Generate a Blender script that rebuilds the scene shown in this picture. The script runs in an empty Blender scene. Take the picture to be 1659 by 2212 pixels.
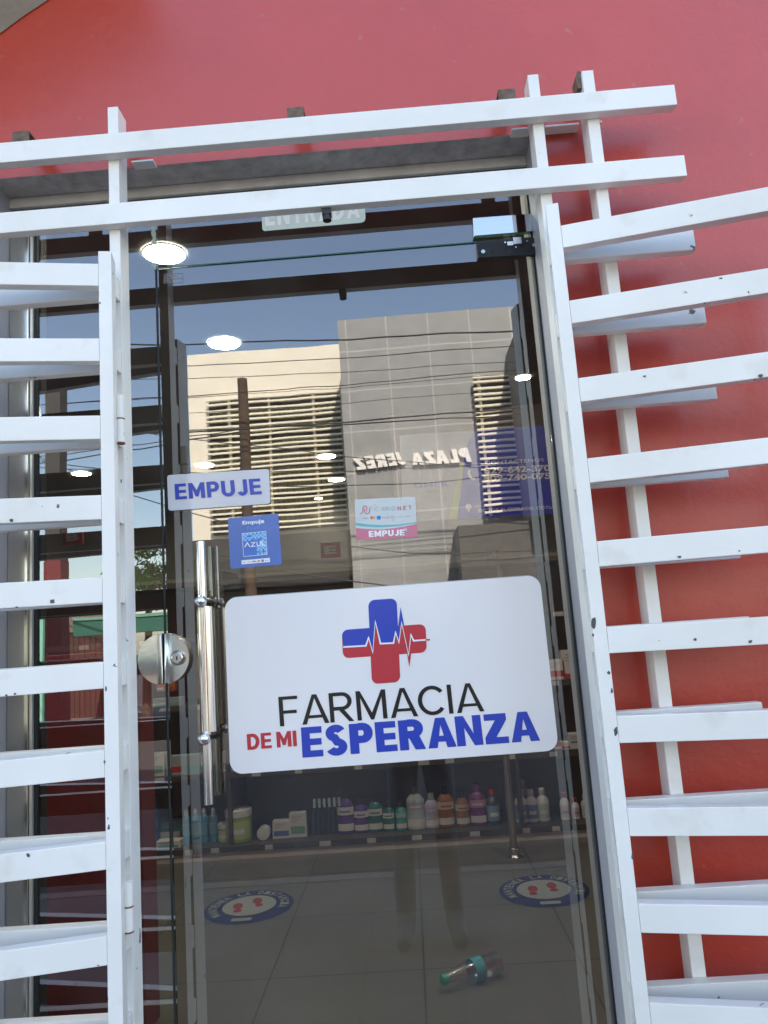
import bpy, bmesh, math, random
from math import radians, sin, cos, pi, sqrt, atan2
from mathutils import Vector, Matrix
random.seed(7)
S = bpy.context.scene
COL = S.collection

# ------------------------------------------------------------------ camera
FPX = 1597.0
PITCH, ROLL, YAW = radians(8.6), radians(4.05), radians(1.3)
CAM = Vector((0.0, -1.6, 1.15))
FW = Vector((-sin(YAW)*cos(PITCH), cos(YAW)*cos(PITCH), sin(PITCH)))
R0 = Vector((cos(YAW), sin(YAW), 0)); U0 = R0.cross(FW)
RC = R0*cos(ROLL) - U0*sin(ROLL); UC = U0*cos(ROLL) + R0*sin(ROLL)
cd = bpy.data.cameras.new('camera'); cam = bpy.data.objects.new('camera', cd); COL.objects.link(cam)
cd.sensor_fit = 'VERTICAL'; cd.sensor_height = 36; cd.lens = 36*FPX/2212
cd.clip_start = 0.02; cd.clip_end = 500
m = Matrix((RC, UC, -FW)).transposed().to_4x4(); m.translation = CAM; cam.matrix_world = m
S.camera = cam

# ------------------------------------------------------------------ light
SUN_EL, SUN_AZ = radians(50), radians(15)        # azimuth measured from +y towards +x
w = bpy.data.worlds.new('World'); S.world = w; w.use_nodes = True
nt = w.node_tree; nt.nodes.clear()
sky = nt.nodes.new('ShaderNodeTexSky'); sky.sky_type = 'NISHITA'; sky.sun_disc = False
sky.sun_elevation = SUN_EL; sky.sun_rotation = SUN_AZ
sky.air_density = 1.0; sky.dust_density = 1.0; sky.ozone_density = 1.0
bg = nt.nodes.new('ShaderNodeBackground'); bg.inputs[1].default_value = 0.13
wo = nt.nodes.new('ShaderNodeOutputWorld')
nt.links.new(sky.outputs[0], bg.inputs[0]); nt.links.new(bg.outputs[0], wo.inputs[0])
sd = bpy.data.lights.new('sun', 'SUN'); sd.energy = 4.2; sd.angle = radians(0.53); sd.color = (1, .95, .87)
so = bpy.data.objects.new('sun', sd); COL.objects.link(so); so.location = (3, 5, 12)
sdir = Vector((sin(SUN_AZ)*cos(SUN_EL), cos(SUN_AZ)*cos(SUN_EL), sin(SUN_EL)))
so.rotation_euler = sdir.to_track_quat('Z', 'Y').to_euler()
S.view_settings.view_transform = 'Standard'; S.view_settings.look = 'None'
S.view_settings.exposure = 2.48; S.view_settings.gamma = 1
S.view_settings.use_white_balance = True; S.view_settings.white_balance_temperature = 7100   # shade white balance, as a phone sets it
S.render.engine = 'CYCLES'
S.cycles.max_bounces = 12; S.cycles.transparent_max_bounces = 16; S.cycles.glossy_bounces = 6

# ------------------------------------------------------------------ pixel -> world helpers (1659 x 2212 reading grid)
def ray(x, y): return RC*((x-829.5)/FPX) + UC*((1106-y)/FPX) + FW
def P(x, y, Y): d = ray(x, y); return CAM + d*((Y-CAM.y)/d.y)
def PZ(x, y, Z): d = ray(x, y); return CAM + d*((Z-CAM.z)/d.z)
GY = 0.10                                        # front face of the glazing
def M(x, y, V):                                  # a point seen reflected in the glazing, V behind it
    p = P(x, y, V); return Vector((p.x, 2*GY-p.y, p.z))
def K(ox, oy, s): return lambda x, y: ((ox+x/s)*.85340, (oy+y/s)*.85340)

# ------------------------------------------------------------------ materials
def mat(name, col, rough=.5, metal=0., spec=.5, coat=0., noise=0., nscale=8., bump=0., bscale=60., emit=None, es=0., trans=0.):
    m = bpy.data.materials.new(name); m.use_nodes = True; n = m.node_tree; b = n.nodes['Principled BSDF']
    b.inputs['Base Color'].default_value = (*col, 1); b.inputs['Roughness'].default_value = rough
    b.inputs['Metallic'].default_value = metal; b.inputs['Specular IOR Level'].default_value = spec
    b.inputs['Coat Weight'].default_value = coat; b.inputs['Coat Roughness'].default_value = .12
    b.inputs['Transmission Weight'].default_value = trans
    if emit: b.inputs['Emission Color'].default_value = (*emit, 1); b.inputs['Emission Strength'].default_value = es
    tc = n.nodes.new('ShaderNodeTexCoord')
    if noise:
        t = n.nodes.new('ShaderNodeTexNoise'); t.inputs['Scale'].default_value = nscale; t.inputs['Detail'].default_value = 6
        n.links.new(tc.outputs['Object'], t.inputs['Vector'])
        mp = n.nodes.new('ShaderNodeMapRange'); mp.inputs['From Min'].default_value = .3; mp.inputs['From Max'].default_value = .7
        mp.inputs['To Min'].default_value = 1-noise; mp.inputs['To Max'].default_value = 1+noise*.5
        n.links.new(t.outputs['Fac'], mp.inputs['Value'])
        mx = n.nodes.new('ShaderNodeVectorMath'); mx.operation = 'SCALE'; mx.inputs[0].default_value = col
        n.links.new(mp.outputs[0], mx.inputs['Scale']); n.links.new(mx.outputs[0], b.inputs['Base Color'])
    if bump:
        t2 = n.nodes.new('ShaderNodeTexNoise'); t2.inputs['Scale'].default_value = bscale; t2.inputs['Detail'].default_value = 4
        n.links.new(tc.outputs['Object'], t2.inputs['Vector'])
        bp = n.nodes.new('ShaderNodeBump'); bp.inputs['Strength'].default_value = bump; bp.inputs['Distance'].default_value = .01
        n.links.new(t2.outputs['Fac'], bp.inputs['Height']); n.links.new(bp.outputs[0], b.inputs['Normal'])
    return m

def white_paint():
    m = mat('white_gloss_paint', (.80, .80, .80), .38, bump=.06, bscale=45)
    n = m.node_tree; b = n.nodes['Principled BSDF']
    g = n.nodes.new('ShaderNodeNewGeometry')
    def noise(s, d=3):
        t = n.nodes.new('ShaderNodeTexNoise'); t.inputs['Scale'].default_value = s; t.inputs['Detail'].default_value = d
        n.links.new(g.outputs['Position'], t.inputs['Vector']); return t
    a = noise(34, 4); c = noise(7, 2); e = noise(3, 5)
    st = noise(11, 8); r4 = n.nodes.new('ShaderNodeValToRGB'); r4.color_ramp.elements[0].position = .60; r4.color_ramp.elements[1].position = .80
    n.links.new(st.outputs['Fac'], r4.inputs[0])
    r1 = n.nodes.new('ShaderNodeValToRGB'); r1.color_ramp.elements[0].position = .71; r1.color_ramp.elements[1].position = .72
    r2 = n.nodes.new('ShaderNodeValToRGB'); r2.color_ramp.elements[0].position = .50; r2.color_ramp.elements[1].position = .53
    n.links.new(a.outputs['Fac'], r1.inputs[0]); n.links.new(c.outputs['Fac'], r2.inputs[0])
    mu = n.nodes.new('ShaderNodeMath'); mu.operation = 'MULTIPLY'
    n.links.new(r1.outputs[0], mu.inputs[0]); n.links.new(r2.outputs[0], mu.inputs[1])
    r3 = n.nodes.new('ShaderNodeValToRGB'); r3.color_ramp.elements[0].position = .35; r3.color_ramp.elements[1].position = .7
    r3.color_ramp.elements[0].color = (.80, .77, .71, 1); r3.color_ramp.elements[1].color = (.89, .865, .82, 1)
    n.links.new(e.outputs['Fac'], r3.inputs[0])
    mx = n.nodes.new('ShaderNodeMix'); mx.data_type = 'RGBA'
    n.links.new(mu.outputs[0], mx.inputs['Factor']); mx0 = n.nodes.new('ShaderNodeMix'); mx0.data_type = 'RGBA'; n.links.new(r4.outputs[0], mx0.inputs['Factor']); n.links.new(r3.outputs[0], mx0.inputs['A']); mx0.inputs['B'].default_value = (.71, .66, .58, 1)
    n.links.new(mx0.outputs['Result'], mx.inputs['A']); mx.inputs['B'].default_value = (.13, .12, .115, 1)
    n.links.new(mx.outputs['Result'], b.inputs['Base Color'])
    return m

def red_wall():
    m = mat('red_wall_paint', (.5, .03, .018), .5, spec=.5, coat=.75); m.node_tree.nodes['Principled BSDF'].inputs['Coat IOR'].default_value = 1.6; m.node_tree.nodes['Principled BSDF'].inputs['Coat Roughness'].default_value = .27
    n = m.node_tree; b = n.nodes['Principled BSDF']; g = n.nodes.new('ShaderNodeNewGeometry')
    t = n.nodes.new('ShaderNodeTexNoise'); t.inputs['Scale'].default_value = 2.2; t.inputs['Detail'].default_value = 8
    n.links.new(g.outputs['Position'], t.inputs['Vector'])
    r = n.nodes.new('ShaderNodeValToRGB'); r.color_ramp.elements[0].position = .3; r.color_ramp.elements[1].position = .72
    r.color_ramp.elements[0].color = (.48, .032, .013, 1); r.color_ramp.elements[1].color = (.57, .043, .018, 1)
    n.links.new(t.outputs['Fac'], r.inputs[0])
    s = n.nodes.new('ShaderNodeTexNoise'); s.inputs['Scale'].default_value = 26; s.inputs['Detail'].default_value = 6
    n.links.new(g.outputs['Position'], s.inputs['Vector'])
    r2 = n.nodes.new('ShaderNodeValToRGB'); r2.color_ramp.elements[0].position = .66; r2.color_ramp.elements[1].position = .80
    n.links.new(s.outputs['Fac'], r2.inputs[0])
    mx = n.nodes.new('ShaderNodeMix'); mx.data_type = 'RGBA'; n.links.new(r2.outputs[0], mx.inputs['Factor'])
    n.links.new(r.outputs[0], mx.inputs['A']); mx.inputs['B'].default_value = (.45, .12, .08, 1)
    n.links.new(mx.outputs['Result'], b.inputs['Base Color'])
    b1 = n.nodes.new('ShaderNodeTexNoise'); b1.inputs['Scale'].default_value = 9; b1.inputs['Detail'].default_value = 10; b1.inputs['Roughness'].default_value = .62
    n.links.new(g.outputs['Position'], b1.inputs['Vector'])
    bp = n.nodes.new('ShaderNodeBump'); bp.inputs['Strength'].default_value = .65; bp.inputs['Distance'].default_value = .01
    n.links.new(b1.outputs['Fac'], bp.inputs['Height']); n.links.new(bp.outputs[0], b.inputs['Normal'])
    return m

def tinted_glass():
    m = bpy.data.materials.new('tinted_reflective_glass'); m.use_nodes = True; n = m.node_tree; n.nodes.clear()
    o = n.nodes.new('ShaderNodeOutputMaterial'); mix = n.nodes.new('ShaderNodeMixShader')
    t = n.nodes.new('ShaderNodeBsdfTransparent'); t.inputs[0].default_value = (.52, .56, .52, 1)
    gl = n.nodes.new('ShaderNodeBsdfGlossy'); gl.inputs['Roughness'].default_value = 0.0; gl.inputs['Color'].default_value = (.95, .95, .95, 1)
    fr = n.nodes.new('ShaderNodeFresnel'); fr.inputs['IOR'].default_value = 1.5
    ma = n.nodes.new('ShaderNodeMath'); ma.operation = 'MULTIPLY_ADD'; ma.inputs[1].default_value = 1.0; ma.inputs[2].default_value = .13
    ma.use_clamp = True
    g = n.nodes.new('ShaderNodeNewGeometry'); ns = n.nodes.new('ShaderNodeTexNoise'); ns.inputs['Scale'].default_value = 4.5; ns.inputs['Detail'].default_value = 1
    bp = n.nodes.new('ShaderNodeBump'); bp.inputs['Strength'].default_value = .018; bp.inputs['Distance'].default_value = .01
    n.links.new(g.outputs['Position'], ns.inputs['Vector']); n.links.new(ns.outputs['Fac'], bp.inputs['Height'])
    n.links.new(bp.outputs[0], gl.inputs['Normal'])
    n.links.new(fr.outputs[0], ma.inputs[0]); n.links.new(ma.outputs[0], mix.inputs[0])
    n.links.new(t.outputs[0], mix.inputs[1]); n.links.new(gl.outputs[0], mix.inputs[2])
    df = n.nodes.new('ShaderNodeBsdfDiffuse'); df.inputs[0].default_value = (.55, .55, .52, 1)   # dust and wipe marks
    d1 = n.nodes.new('ShaderNodeTexNoise'); d1.inputs['Scale'].default_value = 5; d1.inputs['Detail'].default_value = 9; d1.inputs['Distortion'].default_value = 1.2
    mp = n.nodes.new('ShaderNodeMapping'); mp.inputs['Scale'].default_value = (1.0, 1, .45)
    n.links.new(g.outputs['Position'], mp.inputs[0]); n.links.new(mp.outputs[0], d1.inputs['Vector'])
    mr = n.nodes.new('ShaderNodeMapRange'); mr.inputs['From Min'].default_value = .42; mr.inputs['From Max'].default_value = .75; mr.inputs['To Min'].default_value = .008; mr.inputs['To Max'].default_value = .04
    n.links.new(d1.outputs['Fac'], mr.inputs['Value']); m2 = n.nodes.new('ShaderNodeMixShader'); n.links.new(mr.outputs[0], m2.inputs[0])
    n.links.new(mix.outputs[0], m2.inputs[1]); n.links.new(df.outputs[0], m2.inputs[2]); n.links.new(m2.outputs[0], o.inputs[0])
    return m

def clear(name, col, rough=.05, fac=.12):
    m = bpy.data.materials.new(name); m.use_nodes = True; n = m.node_tree; n.nodes.clear()
    o = n.nodes.new('ShaderNodeOutputMaterial'); mix = n.nodes.new('ShaderNodeMixShader')
    t = n.nodes.new('ShaderNodeBsdfTransparent'); t.inputs[0].default_value = (*col, 1)
    gl = n.nodes.new('ShaderNodeBsdfGlossy'); gl.inputs['Roughness'].default_value = rough
    mix.inputs[0].default_value = fac
    n.links.new(t.outputs[0], mix.inputs[1]); n.links.new(gl.outputs[0], mix.inputs[2]); n.links.new(mix.outputs[0], o.inputs[0])
    return m

def milky(name, col, alpha):                     # translucent printed film or acrylic
    m = mat(name, col, .12, coat=.3); m.node_tree.nodes['Principled BSDF'].inputs['Alpha'].default_value = alpha
    return m

def grid_mat(name, col, line, pitch_x, pitch_y, off_x, off_y, lw, rough, axes='XY', rot=0., noise=.12, spec=.5):
    m = mat(name, col, rough, spec=spec); n = m.node_tree; b = n.nodes['Principled BSDF']
    g = n.nodes.new('ShaderNodeNewGeometry'); mp = n.nodes.new('ShaderNodeMapping'); mp.vector_type = 'POINT'
    mp.inputs['Rotation'].default_value = (0, 0, rot)
    n.links.new(g.outputs['Position'], mp.inputs[0]); sp = n.nodes.new('ShaderNodeSeparateXYZ'); n.links.new(mp.outputs[0], sp.inputs[0])
    outs = []
    for ax, pt, of in ((axes[0], pitch_x, off_x), (axes[1], pitch_y, off_y)):
        a = n.nodes.new('ShaderNodeMath'); a.operation = 'SUBTRACT'; n.links.new(sp.outputs[ax], a.inputs[0]); a.inputs[1].default_value = of
        c = n.nodes.new('ShaderNodeMath'); c.operation = 'PINGPONG'; n.links.new(a.outputs[0], c.inputs[0]); c.inputs[1].default_value = pt/2
        d = n.nodes.new('ShaderNodeMath'); d.operation = 'LESS_THAN'; n.links.new(c.outputs[0], d.inputs[0]); d.inputs[1].default_value = lw/2
        outs.append(d)
    mx = n.nodes.new('ShaderNodeMath'); mx.operation = 'MAXIMUM'; n.links.new(outs[0].outputs[0], mx.inputs[0]); n.links.new(outs[1].outputs[0], mx.inputs[1])
    t = n.nodes.new('ShaderNodeTexNoise'); t.inputs['Scale'].default_value = 3; t.inputs['Detail'].default_value = 8
    n.links.new(g.outputs['Position'], t.inputs['Vector'])
    r = n.nodes.new('ShaderNodeValToRGB'); r.color_ramp.elements[0].position = .3; r.color_ramp.elements[1].position = .7
    r.color_ramp.elements[0].color = (*[c*(1-noise) for c in col], 1); r.color_ramp.elements[1].color = (*[c*(1+noise) for c in col], 1)
    n.links.new(t.outputs['Fac'], r.inputs[0])
    q = n.nodes.new('ShaderNodeMix'); q.data_type = 'RGBA'; n.links.new(mx.outputs[0], q.inputs['Factor'])
    n.links.new(r.outputs[0], q.inputs['A']); q.inputs['B'].default_value = (*line, 1); n.links.new(q.outputs['Result'], b.inputs['Base Color'])
    return m

WHITE = white_paint(); RED = red_wall(); GLASS = tinted_glass()
SOFFIT = mat('bare_grey_render', (.52, .48, .46), .9, noise=.3, nscale=30, bump=.4, bscale=90)
REVEAL = mat('grey_reveal_paint', (.40, .39, .42), .5, noise=.06)
HEADER = mat('beige_header_paint', (.88, .80, .69), .5, noise=.18, nscale=12, bump=.1)
ALU = mat('brushed_aluminium', (.62, .59, .52), .16, metal=.9, noise=.12, nscale=4)
ALUL = mat('pale_aluminium_bead', (.72, .70, .64), .3, metal=.5)
RUBBER = mat('black_rubber_gasket', (.02, .022, .022), .6)
EDGE = clear('green_glass_edge', (.25, .42, .36), .1, .2)
STEEL = mat('polished_steel', (.84, .82, .79), .13, metal=1)
STEEL2 = mat('satin_steel', (.62, .60, .57), .25, metal=1)
BLACK = mat('black_cast_metal', (.02, .02, .02), .45, noise=.5, nscale=60, bump=.3)
RUST = mat('rusty_steel', (.17, .12, .085), .8, noise=.4, nscale=60, bump=.4)
ORANGE_RUST = mat('orange_rust', (.22, .07, .03), .8)
CONC = mat('canopy_concrete', (.36, .33, .27), .85, noise=.12, nscale=10, bump=.25)
ACRYL = mat('white_acrylic', (.82, .79, .78), .14, coat=.2)
ACRYLE = mat('acrylic_edge', (.42, .46, .47), .2)
INK = mat('black_vinyl', (.012, .012, .014), .3); BLUE = mat('blue_vinyl', (.02, .055, .42), .3); REDV = mat('red_vinyl', (.52, .035, .05), .3)
WV = mat('white_vinyl', (.82, .82, .84), .3)

# ------------------------------------------------------------------ mesh helpers
def tag(o, label=None, cat=None, group=None, kind=None):
    if label: o['label'] = label
    if cat: o['category'] = cat
    if group: o['group'] = group
    if kind: o['kind'] = kind
    return o
def thing(name, label, cat, loc, group=None):
    o = bpy.data.objects.new(name, None); COL.objects.link(o); o.location = loc; o.empty_display_size = .05
    return tag(o, label, cat, group)
def wloc(o):
    v = Vector(o.location)
    while o.parent: o = o.parent; v = v + Vector(o.location)
    return v
def obj(name, bm, mats, parent=None, smooth=False, label=None, cat=None, group=None, kind=None, origin=None):
    if not isinstance(mats, (list, tuple)): mats = [mats]
    me = bpy.data.meshes.new(name)
    if parent is not None: off = wloc(parent); base = Vector((0, 0, 0))
    else:
        if origin is None:
            xs = [v.co for v in bm.verts]
            origin = Vector(((min(v.x for v in xs)+max(v.x for v in xs))/2, (min(v.y for v in xs)+max(v.y for v in xs))/2, min(v.z for v in xs)))
        off = Vector(origin); base = off
    for v in bm.verts: v.co -= off
    bm.normal_update(); bm.to_mesh(me); bm.free()
    for mm in mats: me.materials.append(mm)
    if smooth:
        for p in me.polygons: p.use_smooth = True
        try: me.set_sharp_from_angle(angle=radians(35))
        except Exception: pass
    o = bpy.data.objects.new(name, me); COL.objects.link(o); o.location = base
    if parent is not None: o.parent = parent
    return tag(o, label, cat, group, kind)
def NB(): return bmesh.new()
def box(bm, x0, x1, y0, y1, z0, z1, bev=0., xf=None, mi=0):
    t = bmesh.new()
    vs = [t.verts.new((x, y, z)) for x in (x0, x1) for y in (y0, y1) for z in (z0, z1)]
    for f in ((0,1,3,2),(4,6,7,5),(0,4,5,1),(2,3,7,6),(0,2,6,4),(1,5,7,3)): t.faces.new([vs[i] for i in f])
    if bev: bmesh.ops.bevel(t, geom=list(t.edges), offset=bev, segments=2, profile=.7, affect='EDGES')
    for f in t.faces: f.material_index = mi
    if xf is not None:
        for v in t.verts: v.co = xf(v.co) if callable(xf) else xf @ v.co
    merge(bm, t)
def merge(bm, t):
    t.verts.index_update(); nv = [bm.verts.new(v.co) for v in t.verts]
    for f in t.faces:
        try: nf = bm.faces.new([nv[v.index] for v in f.verts]); nf.material_index = f.material_index; nf.smooth = f.smooth
        except ValueError: pass
    t.free()
def frame_to(d):
    return Vector(d).normalized().to_track_quat('Z', 'Y').to_matrix()
def tube(bm, a, b, r, r2=None, n=20, caps=True, mi=0):
    a, b = Vector(a), Vector(b); Q = frame_to(b-a); r2 = r if r2 is None else r2
    A = [bm.verts.new(a+Q@Vector((r*cos(2*pi*i/n), r*sin(2*pi*i/n), 0))) for i in range(n)]
    B = [bm.verts.new(b+Q@Vector((r2*cos(2*pi*i/n), r2*sin(2*pi*i/n), 0))) for i in range(n)]
    for i in range(n): bm.faces.new((A[i], A[(i+1)%n], B[(i+1)%n], B[i])).material_index = mi
    if caps: bm.faces.new(A[::-1]).material_index = mi; bm.faces.new(B).material_index = mi
def path_tube(bm, pts, r, n=6):
    pts = [Vector(p) for p in pts]; rings = []
    for i, p in enumerate(pts):
        d = (pts[min(i+1, len(pts)-1)]-pts[max(i-1, 0)]); Q = frame_to(d)
        rr = r[i] if isinstance(r, (list, tuple)) else r
        rings.append([bm.verts.new(p+Q@Vector((rr*cos(2*pi*k/n), rr*sin(2*pi*k/n), 0))) for k in range(n)])
    for a, b in zip(rings, rings[1:]):
        for k in range(n): bm.faces.new((a[k], a[(k+1)%n], b[(k+1)%n], b[k]))
    bm.faces.new(rings[0][::-1]); bm.faces.new(rings[-1])
def lathe(bm, prof, c=(0,0,0), n=24, sy=1., axis=None, mi=0, cap=True):
    c = Vector(c); Q = frame_to(axis) if axis is not None else Matrix.Identity(3); rings = []
    for r, z in prof:
        rings.append([bm.verts.new(c+Q@Vector((r*cos(2*pi*i/n), r*sy*sin(2*pi*i/n), z))) for i in range(n)])
    for a, b in zip(rings, rings[1:]):
        for i in range(n): bm.faces.new((a[i], a[(i+1)%n], b[(i+1)%n], b[i])).material_index = mi
    if not cap: return
    if prof[0][0] > 1e-5: bm.faces.new(rings[0][::-1]).material_index = mi
    if prof[-1][0] > 1e-5: bm.faces.new(rings[-1]).material_index = mi
def sphere(bm, c, r, n=20):
    lathe(bm, [(max(1e-6, r*sin(pi*i/12)), -r*cos(pi*i/12)) for i in range(13)], c, n)
def slab(bm, front, depth, mi=0, side_mi=None):  # an outline of world points given real thickness
    f = [bm.verts.new(Vector(p)) for p in front]; b = [bm.verts.new(Vector(p)+Vector(depth)) for p in front]
    nn = len(f); si = mi if side_mi is None else side_mi
    bm.faces.new(f).material_index = mi; bm.faces.new(b[::-1]).material_index = si
    for i in range(nn): bm.faces.new((f[i], b[i], b[(i+1)%nn], f[(i+1)%nn])).material_index = si
def rrect(w, h, r, n=6):
    out = []
    for cx, cy, a0 in ((w-r, h-r, 0), (r, h-r, 90), (r, r, 180), (w-r, r, 270)):
        for i in range(n+1):
            a = radians(a0+90*i/n); out.append((cx+r*cos(a), cy+r*sin(a)))
    return out
class Quad:                                      # a flat panel: bl br tl tr world corners
    def __init__(s, bl, br, tl, tr): s.bl, s.br, s.tl, s.tr = map(Vector, (bl, br, tl, tr)); s.w = (s.br-s.bl).length; s.h = (s.tl-s.bl).length
    def at(s, u, v): return s.bl*(1-u)*(1-v)+s.br*u*(1-v)+s.tl*(1-u)*v+s.tr*u*v
def pxquad(k, bl, br, tl, tr, Y, f=P): return Quad(*[f(*k(*c), Y) for c in (bl, br, tl, tr)])
def panel(bm, q, r, depth, mi=0, side_mi=None, u0=0, u1=1, v0=0, v1=1):
    W, H = q.w*(u1-u0), q.h*(v1-v0)
    slab(bm, [q.at(u0+x/W*(u1-u0), v0+y/H*(v1-v0)) for x, y in (rrect(W, H, r) if r else ((0,0),(W,0),(W,H),(0,H)))], depth, mi, side_mi)
def text(body, q, mats, parent=None, name='lettering', off=0., ext=.002, push=(0,0,0), shear=0., spacing=1., smallcaps=None, **kw):
    cu = bpy.data.curves.new('t', 'FONT'); cu.body = body; cu.offset = off; cu.shear = shear; cu.space_character = spacing
    cu.extrude = .1; cu.resolution_u = 6
    if smallcaps:
        cu.small_caps_scale = .8
        for i, ch in enumerate(body):
            if i in smallcaps: cu.body_format[i].use_small_caps = True
    o = bpy.data.objects.new('t', cu); COL.objects.link(o); bpy.context.view_layer.update()
    me = bpy.data.meshes.new_from_object(o.evaluated_get(bpy.context.evaluated_depsgraph_get()))
    bpy.data.objects.remove(o); bm = NB(); bm.from_mesh(me); bpy.data.meshes.remove(me)
    xs = [v.co.x for v in bm.verts]; ys = [v.co.y for v in bm.verts]; x0, x1, y0, y1 = min(xs), max(xs), min(ys), max(ys)
    nrm = (q.br-q.bl).cross(q.tl-q.bl).normalized()
    for v in bm.verts:
        z = ext if v.co.z > 0 else 0.
        v.co = q.at((v.co.x-x0)/(x1-x0), (v.co.y-y0)/(y1-y0)) + nrm*z + Vector(push)
    return obj(name, bm, mats, parent, **kw)
def stroke2d(pts, w):                            # polyline -> outline (mitred)
    pts = [Vector(p) for p in pts]; pts = [p for i, p in enumerate(pts) if i == 0 or (p-pts[i-1]).length > 1e-3]; L, Rr = [], []
    for i, p in enumerate(pts):
        d0 = (p-pts[i-1]).normalized() if i else (pts[1]-p).normalized()
        d1 = (pts[i+1]-p).normalized() if i < len(pts)-1 else d0
        n0 = Vector((-d0.y, d0.x)); n1 = Vector((-d1.y, d1.x)); mt = (n0+n1)
        mt = mt.normalized() if mt.length > 1e-4 else n0
        k = min(2.2, 1/max(.2, mt.dot(n0))); L.append(p+mt*w/2*k); Rr.append(p-mt*w/2*k)
    return L, Rr
def stroke(bm, k, pts, w, Y, depth, f=P):
    L, Rr = stroke2d(pts, w); ws = lambda p: f(*k(p.x, p.y), Y)
    for i in range(len(L)-1): slab(bm, [ws(L[i]), ws(Rr[i]), ws(Rr[i+1]), ws(L[i+1])], depth)
def arc(cx, cy, rx, ry, a0, a1, n=10): return [(cx+rx*cos(radians(a0+(a1-a0)*i/n)), cy+ry*sin(radians(a0+(a1-a0)*i/n))) for i in range(n+1)]
def glyph(ch, t):                                # sans capitals, height 1: (width, polygons, stroke paths)
    h = t/2; th = t*.88; q = th/2
    R = lambda x0, x1, y0, y1: [(x0, y0), (x1, y0), (x1, y1), (x0, y1)]
    w = .62
    if ch == 'E': return .60, [R(0, t, 0, 1), R(t, .60, 0, th), R(t, .57, .5-q, .5+q), R(t, .59, 1-th, 1)], []
    if ch == 'F': return .56, [R(0, t, 0, 1), R(t, .52, .47-q, .47+q), R(t, .56, 1-th, 1)], []
    if ch == 'L': return .52, [R(0, t, 0, 1), R(t, .52, 0, th)], []
    if ch == 'T': return .62, [R(.31-h, .31+h, 0, 1-th), R(0, .62, 1-th, 1)], []
    if ch == 'I': return t, [R(0, t, 0, 1)], []
    if ch == 'M':
        w = .84 if t > .15 else .88; m_ = w/2
        return w, [R(0, t, 0, 1), R(w-t, w, 0, 1), [(t, 1), (t, 1-t*1.9), (m_-t*.36, 0 if t < .15 else .12), (m_, 0 if t < .15 else .12), (m_, t*1.9+(0 if t < .15 else .12))], [(w-t, 1), (m_, t*1.9+(0 if t < .15 else .12)), (m_, 0 if t < .15 else .12), (m_+t*.36, 0 if t < .15 else .12), (w-t, 1-t*1.9)]], []
    if ch == 'N': w = .74; return w, [R(0, t, 0, 1), R(w-t, w, 0, 1), [(t, 1), (t, 1-t*1.6), (w-t, 0), (w-t, t*1.6)]], []
    if ch == 'Z': w = .66; return w, [R(0, w, 0, th), R(.02, w-.01, 1-th, 1), [(0, th), (t*1.3, th), (w-.01, 1-th), (w-.01-t*1.3, 1-th)]], []
    if ch == 'A': w = .80; return w, [[(0, 0), (t*1.06, 0), (w/2, 1-t*.95), (w/2, 1), (w/2-t*.55, 1)], [(w, 0), (w/2+t*.55, 1), (w/2, 1), (w/2, 1-t*.95), (w-t*1.06, 0)], [(w*.22, .20), (w*.78, .20), (w*.78-th*.36, .20+th*.9), (w*.22+th*.36, .20+th*.9)]], []
    if ch == 'U': return .70, [], [[(h, 1), (h, .35)]+arc(.35, .35, .35-h, .35-q, 180, 360)+[(.70-h, 1)]]
    if ch == 'J': return .54, [], [[(.54-h, 1), (.54-h, .30)]+arc(.27, .29, .27-h, .29-q, 0, -165)]
    if ch == 'P': return .64, [R(0, t, 0, 1)], [[(t, 1-q), (.36, 1-q)]+arc(.36, .68, .28-h, .32-q, 90, -90)+[(t, .36+q)]]
    if ch == 'R': return .70, [R(0, t, 0, 1), [(.26, .42), (.70-t*1.15, 0), (.70, 0), (.26+t*1.2, .44)]], [[(t, 1-q), (.38, 1-q)]+arc(.38, .70, .29-h, .30-q, 90, -90)+[(t, .40+q)]]
    if ch == 'D': return .70, [R(0, t, 0, 1)], [[(t, 1-q), (.30, 1-q)]+arc(.30, .5, .40-h, .5-q, 90, -90, 14)+[(t, q)]]
    if ch == 'C': return .78, [], [arc(.42, .5, .42-h, .5-q, 38, 322, 22)]
    if ch == 'S': return .64, [], [arc(.32, .735, .29-h, .265-q, 22, 180, 9)+arc(.32, .735, .29-h, .265-q, 200, 255, 4)+arc(.32, .275, .31-h, .275-q, 80, 0, 6)[0:]+arc(.32, .275, .31-h, .275-q, -20, -158, 9)]
    return .30, [], []
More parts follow.
